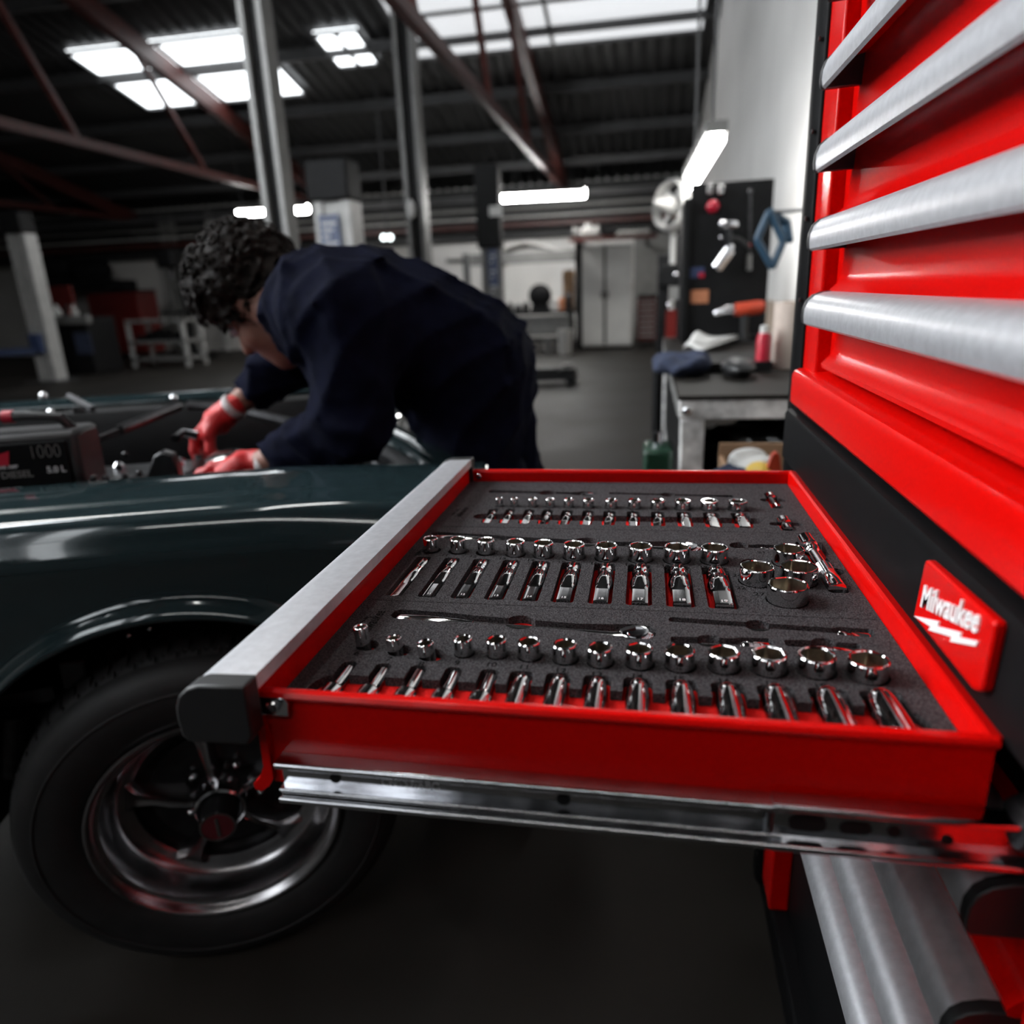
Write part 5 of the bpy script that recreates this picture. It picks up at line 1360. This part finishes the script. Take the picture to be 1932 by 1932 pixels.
# ---- right-hand bench
TZ = 0.85
tb = thing('steel_bench', 'worn steel bench with chipped white legs beside the tool chest', 'workbench', (.6, 2.2, 0))
bx0, bx1, by0, by1 = .318, 1.02, 1.52, 3.60
MB().box(bx0, bx1, by0, by1, TZ - .012, TZ).build('top', 'floor', tb, bevel=.003)
MB().box(bx0 + .006, bx1, by0 + .004, by0 + .05, TZ - .062, TZ - .012).build('front_rail', 'worn_white', tb, bevel=.003)
MB().box(bx0 + .002, bx0 + .03, by0 + .05, by1, TZ - .06, TZ - .012).build('side_rail', 'midgrey', tb, bevel=.003)
for x, y in ((bx0 + .01, by0 + .004), (bx1 - .07, by0 + .004), (bx0 + .01, by1 - .06), (bx1 - .07, by1 - .06)):
    MB().box(x, x + .06, y, y + .055, 0, TZ - .062).build('leg', 'worn_white', tb, bevel=.004)
MB().box(bx0 + .03, bx1 - .02, by0 + .08, by1 - .08, .36, .40).build('lower_shelf', 'dark', tb)
MB().box(bx0 + .02, bx0 + .03, by0 + .08, by1 - .08, .4, TZ - .07).build('side_panel', 'dark', tb)
pz = at(1291, 776, y=by0 - .002)
MB().ball((pz.x + .008, by0, pz.z), (.012, .006, .012), 12, 8).build('rail_bolt', 'bright', tb)
# under the bench
o = link('bin_liner', sdf_mesh(lambda P: sd_ell(P, (.66, 1.80, .60), (.29, .20, .12)) + .022 * np.sin(23 * P[..., 0] + 4 * np.sin(17 * P[..., 2])) * np.sin(26 * P[..., 1] + 14 * P[..., 2]) + .012 * np.sin(48 * P[..., 0] + 3 * np.sin(30 * P[..., 1])) * np.sin(44 * P[..., 2]), (.32, 1.56, .4), (1.02, 2.15, .77), .014, 'bin_liner', 'bag'))
o.location.z = .03; tag(o, 'crumpled shiny black bin liner under the bench top', 'bin bag')
x0, x1, z0, z1 = pb(1352, 828, 1475, 900, 1.50)
t = thing('cardboard_box', 'open brown cardboard box under the bench, near the chest', 'box', ((x0 + x1) / 2, 1.4, 0))
ct = z1
MB().box(x0, x1 + .1, 1.44, 1.45, .30, ct).build('side', 'card', t); MB().box(x0, x0 + .01, 1.10, 1.44, .30, ct - .03).build('side', 'card', t); MB().box(x1 + .09, x1 + .1, 1.10, 1.44, .30, ct - .03).build('side', 'card', t)
MB().box(x0, x1 + .1, 1.10, 1.11, .30, ct - .10).build('side', 'card', t); MB().box(x0, x1 + .1, 1.10, 1.45, .29, .305).build('bottom', 'card', t)
pt = thing('crate_pallet', 'low dark stand carrying the cardboard box', 'stand', ((x0 + x1) / 2, 1.3, 0))
MB().box(x0 - .01, x1 + .11, 1.09, 1.46, .24, .29).build('deck', 'dark', pt)
for x in (x0, x1 + .06):
    for y in (1.10, 1.41): MB().box(x, x + .04, y, y + .04, 0, .24).build('leg', 'dark', pt)
def lump(name, label, cat, c, r, mat, amp=.012, fr=60, step=.008):
    c = np.array(c); r = np.array(r)
    o = link(name, sdf_mesh(lambda P: sd_ell(P, c, r) + amp * np.sin(fr * P[..., 0] + 2 * np.sin(fr * .7 * P[..., 1])) * np.sin(fr * .9 * P[..., 2] + fr * .6 * P[..., 1]), c - r * 1.25 - amp, c + r * 1.25 + amp, step, name, mat)); tag(o, label, cat); return o
c = at(1418, 868, y=1.28); lump('cloth', 'crumpled white cloth sticking out of the cardboard box', 'cloth', (c.x, 1.28, c.z - .01), (.055, .05, .035), 'paper')
c = at(1382, 885, y=1.25); lump('rag', 'blue and dark rag in the cardboard box', 'rag', (c.x, 1.25, c.z - .02), (.04, .05, .03), 'rag')
c = at(1435, 884, y=1.22); lump('yellow_sponge', 'yellow sponge in the cardboard box', 'sponge', (c.x, 1.22, c.z - .01), (.03, .04, .025), 'yellow', .004)
c = at(1462, 880, y=1.2)
t = thing('dustpan', 'bright orange-red plastic dustpan standing in the box next to the chest', 'dustpan', tuple(c))
x0, x1, z0, z1 = pb(1437, 852, 1470, 905, 1.19)
MB().prism([(x0, z0), (x0 + .006, z0 + .01), ((x0 + x1) / 2 + .002, z1 - .006), (x1 - .008, z1), (x1, z1 - .006), (x1 + .01, z0)], 'y', 1.19, 1.205).build('pan', 'orange', t, bevel=.003)
MB().box(x0 + .01, x1, 1.205, 1.22, z0 - .1, z0 + .02).build('handle', 'orange', t)
# green round tin and hanging things on the bench side
c = at(1281, 832, y=1.60)
t = thing('oil_can', 'dark green oil can with white badge beside the white bench leg', 'oil can', (c.x, 1.60, .4))
MB().box(bx0 - .085, bx0 - .005, 1.56, 1.70, 0.36, .70).build('can', 'green', t, bevel=.012)
MB().lathe([(0, 0), (.028, 0), (.028, .003), (0, .004)], (bx0 - .036, 1.559, .60), (0, -1, 0), 20).build('badge', 'paper', t)
MB().lathe([(0, 0), (.016, 0), (.016, .003), (0, .004)], (bx0 - .036, 1.5565, .60), (0, -1, 0), 16).build('badge_centre', 'crimson', t)
MB().cyl((bx0 - .045, 1.63, .70), (bx0 - .045, 1.63, .735), .015, seg=12).build('spout', 'steel', t)
st = thing('can_stand', 'dark stand at the end of the bench under the oil can', 'stand', (bx0 - .05, 1.63, 0)); MB().box(bx0 - .09, bx0 - .002, 1.54, 1.72, .33, .36).build('deck', 'dark', st)
for x in (bx0 - .085, bx0 - .02):
    for y in (1.545, 1.70): MB().box(x, x + .015, y, y + .015, 0, .33).build('leg', 'dark', st)

# black tool board standing on the bench
BY = 3.25
x0, x1, z0, z1 = pb(1300, 342, 1452, 640, BY)
t = thing('tool_board', 'black tool board standing on the bench', 'tool board', ((x0 + x1) / 2, BY, TZ))
board = MB().box(x0, x1, BY, BY + .03, TZ, z1).build('panel', 'dark', t, bevel=.004)
MB().box(x0 - .03, x0, BY - .02, BY + .35, TZ, z1 - .06).build('side', 'dark', t, bevel=.004)
MB().box(x0 + .02, x1 - .02, BY - .12, BY, TZ, TZ + .03).build('foot', 'dark', t)
bx_, bzt = x0, z1
x0, x1, z0, z1 = pb(1303, 547, 1337, 572, BY - .004); MB().box(x0, x1, BY - .004, BY - .001, z0, z1).build('orange_label', 'copper', t)
x0, x1, z0, z1 = pb(1302, 504, 1329, 524, BY - .004); MB().box(x0, x1, BY - .004, BY - .001, z0, z1).build('blue_label', 'blue_sign', t); MB().box(x0 + (x1 - x0) * .6, x1, BY - .0055, BY - .004, z0, z0 + (z1 - z0) * .45).build('red_flash', 'crimson', t)
for i, (px, m) in enumerate(((1340, 'lightgrey'), (1361, 'paper'))):
    c = at(px, 356, y=BY - .03)
    k = thing('switch_box', ['small grey switch box at the top of the tool board', 'small pale switch box at the top of the tool board'][i], 'switch', tuple(c), 'switch boxes'); MB().box(c.x - .012, c.x + .012, BY - .03, BY, c.z - .018, c.z + .018).build('box', m, k, bevel=.003); MB().box(c.x - .004, c.x + .004, BY - .036, BY - .03, c.z - .006, c.z + .006).build('toggle', 'dark', k)
c = at(1347, 389, y=BY - .05)
t = thing('red_cap', 'shiny crimson round cap hanging on the tool board', 'cap', tuple(c)); MB().lathe([(0, 0), (.026, 0), (.029, .012), (.024, .034), (.012, .044), (0, .046)], (c.x, BY - .006, c.z), (-.15, -1, .1), 24).build('dome', 'crimson', t); MB().cyl((c.x, BY, c.z + .02), (c.x, BY - .03, c.z + .03), .004, seg=8).build('hook', 'steel', t)
# spray gun hanging
t = thing('spray_gun', 'silver spray gun with upturned canister hanging on the tool board', 'spray gun', tuple(at(1370, 470, y=BY - .06)))
a = at(1382, 462, y=BY - .06); b = at(1350, 508, y=BY - .06); MB().tube([a, a.lerp(b, .12), a.lerp(b, .18), a.lerp(b, .95), b], [.014, .022, .031, .031, .026], 22).build('canister', 'bright', t)
a = at(1357, 424, y=BY - .06); b = at(1392, 424, y=BY - .06); MB().tube([a, a.lerp(b, .1), a.lerp(b, .9), b], [.014, .019, .019, .014], 20).build('air_cap', 'bright', t)
a = at(1374, 430, y=BY - .06); b = at(1376, 462, y=BY - .06); MB().tube([a, b], [.015, .012], 14).build('body', 'gun', t)
MB().tube([at(1378, 448, y=BY - .06), at(1396, 452, y=BY - .06), at(1414, 466, y=BY - .05)], [.011, .010, .009], 10).build('grip', 'plastic', t)
c = at(1360, 448, y=BY - .06); MB().ball(c, .010, 12, 8).build('valve', 'bright', t); c = at(1413, 463, y=BY - .05); MB().ball(c, .009, 10, 8).build('coupling', 'crimson', t)
MB().cyl(at(1376, 440, y=BY), at(1376, 440, y=BY - .06), .004, seg=8).build('hook', 'steel', t)
t = thing('hanging_rod', 'thin dark rod hanging from the top of the tool board', 'rod', tuple(at(1415, 420, y=BY - .02)))
MB().tube([at(1416, 362, y=BY - .02), at(1414, 480, y=BY - .02)], .006, 10).build('shaft', 'gun', t); MB().ball(at(1416, 361, y=BY - .02), (.012, .012, .012), 12, 8).build('knob', 'gun', t); MB().tube([at(1414, 480, y=BY - .02), at(1413, 510, y=BY - .02)], [.011, .013], 12).build('tip', 'midgrey', t)
# cordless drill resting on the board shelf
DY = BY - .12
t = thing('cordless_drill', 'orange-red and silver drill lying against the tool board', 'drill', tuple(at(1400, 590, y=DY)))
MB().tube([at(1385, 584, y=DY), at(1395, 584, y=DY), at(1430, 580, y=DY), at(1442, 578, y=DY)], [.026, .030, .031, .024], 20).build('motor_housing', 'orange', t)
MB().tube([at(1386, 584, y=DY), at(1368, 585, y=DY), at(1356, 588, y=DY), at(1347, 592, y=DY)], [.024, .021, .018, .008], 18).build('chuck', 'bright', t)
MB().tube([at(1405, 592, y=DY), at(1404, 625, y=DY), at(1406, 640, y=DY)], [.018, .017, .020], 14).build('grip', 'plastic', t)
c = at(1410, 652, y=DY); MB().box(c.x - .05, c.x + .045, DY - .03, DY + .03, TZ, c.z + .022).build('battery', 'plastic', t, bevel=.006)
MB().box(c.x - .03, c.x + .02, DY - .032, DY - .03, c.z - .005, c.z + .01).build('battery_mark', 'crimson', t)
# papers, rag, black tool, red spray can on the bench
t = thing('paper_sheets', 'curled white paper sheets lying on the bench', 'paper', tuple(at(1340, 650, y=2.2)))
for i, (a, b, cpt, d) in enumerate((((1288, 657), (1320, 662), (1394, 636), (1330, 634)), ((1296, 652), (1330, 650), (1390, 632), (1322, 628)))):
    P = [at(px, py, z=TZ + .035 + .006 * i) for px, py in (a, b, cpt, d)]
    rows = []
    for u in range(9):
        uu = u / 8; rows.append([tuple(P[0].lerp(P[1], v / 6).lerp(P[3].lerp(P[2], v / 6), uu) + Vector((0, 0, .025 * math.sin(3 * uu + v * .5) * (1 - v / 6)))) for v in range(7)])
    MB().grid(rows).build('sheet', 'paper', t, thick=.001)
MB().box(.43, .62, 2.0, 2.35, TZ, TZ + .03).build('clipboard', 'dark', t)
c = at(1290, 688, y=1.95); lump('shop_rag', 'crumpled blue rag at the corner of the bench', 'rag', (.350, 1.98, TZ + .034), (.085, .13, .034), 'rag', .014, 46, .009)
t = thing('power_tool', 'black oval power tool lying on the bench behind the chest', 'power tool', tuple(at(1393, 685, y=1.9)))
c = at(1393, 684, y=1.9); MB().ball((c.x, 1.9, TZ + .028), (.05, .10, .028), 18, 12).build('body', 'plastic', t); MB().box(c.x - .03, c.x + .03, 1.835, 1.86, TZ + .012, TZ + .04).build('nameplate', 'midgrey', t)
c = at(1442, 705, y=2.0)
t = thing('aerosol_can', 'crimson aerosol can standing on the bench by the wall', 'aerosol can', (c.x, 2.05, TZ))
MB().lathe([(0, 0), (.022, 0), (.022, .10), (.016, .115), (0, .115)], (c.x, 2.05, TZ), (0, 0, 1), 18).build('can', 'crimson', t); MB().lathe([(0, 0), (.013, 0), (.013, .022), (0, .024)], (c.x, 2.05, TZ + .115), (0, 0, 1), 14).build('cap', 'paper', t)
t = thing('paper_roll', 'pale paper roll at the wall end of the bench', 'paper roll', (c.x + .09, 2.1, TZ)); MB().lathe([(.02, 0), (.045, 0), (.047, .004), (.047, .2), (.045, .204), (.02, .204)], (c.x + .08, 2.1, TZ), (0, 0, 1), 24).build('roll', 'kraft', t); MB().lathe([(.018, -.0), (.021, 0), (.021, .206), (.018, .206)], (c.x + .08, 2.1, TZ), (0, 0, 1), 18, closed=True).build('core', 'card', t)
# blue diamond-shaped hose loop on the wall
t = thing('hose_loop', 'blue rubber hose looped into a diamond between tool board and chest', 'hose', tuple(at(1455, 450, y=2.2)))
HP = [at(px, py, y=2.2) for px, py in ((1452, 398), (1428, 452), (1457, 505), (1478, 455))]
pts = []
for i in range(4):
    a, b, c_ = HP[i - 1], HP[i], HP[(i + 1) % 4]
    for k in range(5):
        t_ = k / 4; p = b.lerp(a, .12); q = b.lerp(c_, .12); pts.append(p * (1 - t_) ** 2 + b * 2 * t_ * (1 - t_) + q * t_ ** 2)
pts.append(pts[0]); MB().tube(pts, .012, 12, cap=False).build('loop', 'blue', t)
MB().tube([HP[0], at(1470, 420, y=2.2) + Vector((.03, .05, 0)), HP[3] + Vector((.02, .0, 0))], [.011, .016, .011], 10).build('loop_tail', 'blue', t)
MB().cyl(HP[0] + Vector((0, 0, -.005)), (1.055, HP[0].y + .02, HP[0].z + .01), .006, seg=8).build('wall_hook', 'steel', t)
t = thing('conduit', 'pale plastic conduits on the side wall close to the chest', 'conduit', (1.04, 2.6, 1.5))
for y, z0 in ((2.15, 1.30), (2.32, 1.36)): MB().tube([(1.045, y, z0), (1.045, y, 3.2)], .014, 10).build('pipe', 'paper', t)
# reflector lamp / fan at the end of the bench
FY = 4.4
c = at(1272, 388, y=FY)
t = thing('reflector_fan', 'pale round fan with cone on a thin stand behind the tool board', 'fan', (c.x, FY, 0))
ax = Vector((-.75, -.65, .1)).normalized()
MB().lathe([(.12, 0), (.145, -.01), (.15, .02), (.14, .05), (.128, .06), (.12, .03)], c, ax, 30, closed=True).build('rim', 'lightgrey', t)
MB().lathe([(0, .16), (.012, .155), (.05, .06), (.055, 0), (0, -.02)], c, ax, 20).build('cone', 'lightgrey', t)
for k in range(4):
    a = 2 * math.pi * k / 4; u = ax.orthogonal().normalized(); v = ax.cross(u); d = u * math.cos(a) + v * math.sin(a)
    MB().bar(c + d * .03, c + d * .125, .06, .006, tuple(ax + d.cross(ax) * .5)).build('blade', 'lightgrey', t)
MB().cyl((c.x, FY + .05, 0), (c.x, FY + .05, c.z - .1), .018, seg=10).build('stand', 'lightgrey', t); MB().box(c.x - .15, c.x + .15, FY - .1, FY + .2, 0, .03).build('foot', 'dark', t)
# chains and machine beyond the bench
CY = 3.9
x0, x1, z0, z1 = pb(1240, 480, 1296, 700, CY)
t = thing('hoist_stand', 'black stand with hanging chain and red panel beyond the bench', 'stand', ((x0 + x1) / 2, CY, 0))
MB().box(x0, x0 + .06, CY, CY + .3, 0, z1).build('upright', 'dark', t, bevel=.004); MB().box(x1 - .06, x1, CY, CY + .3, 0, z1 + .1).build('upright', 'dark', t, bevel=.004)
pbox('head_box', 1245, 498, 1297, 540, CY - .02, .3, 'dark', t, .01); pbox('grey_plate', 1262, 540, 1292, 566, CY - .03, .03, 'midgrey', t); pbox('red_panel', 1256, 585, 1276, 650, CY - .03, .05, 'darkred', t); pbox('base', 1240, 690, 1296, 700, CY, .35, 'dark', t)
for k in range(16):
    c = at(1293 - (k % 2) * 2, 440 + 11 * k, y=CY - .12)
    if k < 9 or k > 10: MB().lathe([(.014, -.005), (.019, 0), (.014, .005), (.009, 0)], c, (.3, 1, .4) if k % 2 else (1, .3, .2), 12, closed=True).build('chain_link', 'gun', t)
for px, py in ((1262, 575), (1286, 570), (1288, 588), (1287, 602), (1275, 518)): MB().ball(at(px, py, y=CY - .06), .014, 12, 8).build('knob', 'bright', t)
c = at(1241, 682, y=2.6)
t = thing('handle_rod', 'dark post with a pale knob at the floor end of the bench', 'post', (c.x, 2.6, 0)); MB().cyl((c.x, 2.6, 0), (c.x, 2.6, c.z), .02, seg=12).build('post', 'dark', t); MB().ball((c.x, 2.6, c.z), (.022, .02, .014), 12, 8).build('knob', 'lightgrey', t); MB().box(c.x - .06, c.x + .06, 2.54, 2.66, 0, .02).build('foot', 'dark', t)
# blue machine glimpsed behind the mechanic
x0, x1, z0, z1 = pb(815, 505, 862, 640, 10.4)
t = thing('tyre_changer', 'dark blue machine between the thin column and the lift post', 'machine', ((x0 + x1) / 2, 10.4, 0))
MB().box(x0, x1, 10.4, 11.0, 0, z1 - .25).build('cabinet', 'blue_sign', t, bevel=.04); MB().lathe([(0, 0), (.2, 0), (.22, .05), (.1, .12), (0, .12)], ((x0 + x1) / 2, 10.7, z1 - .25), (0, 0, 1), 20).build('turntable', 'gun', t)
MB().box(x1, x1 + .1, 10.9, 11.0, 0, z1 + .2).build('mast', 'midgrey', t); MB().bar((x1 + .05, 10.95, z1 + .1), ((x0 + x1) / 2, 10.7, z1 + .1), .06, .06).build('arm', 'midgrey', t)
# pale metal plate edge on the floor below the drawer
o = MB().prism([(-.2, 1.08), (.62, 1.35), (.62, 1.50), (-.2, 1.20)], 'z', 0.0, .012).build('floor_plate', 'lightgrey'); tag(o, 'pale metal strip lying on the floor below the drawer', 'metal plate')
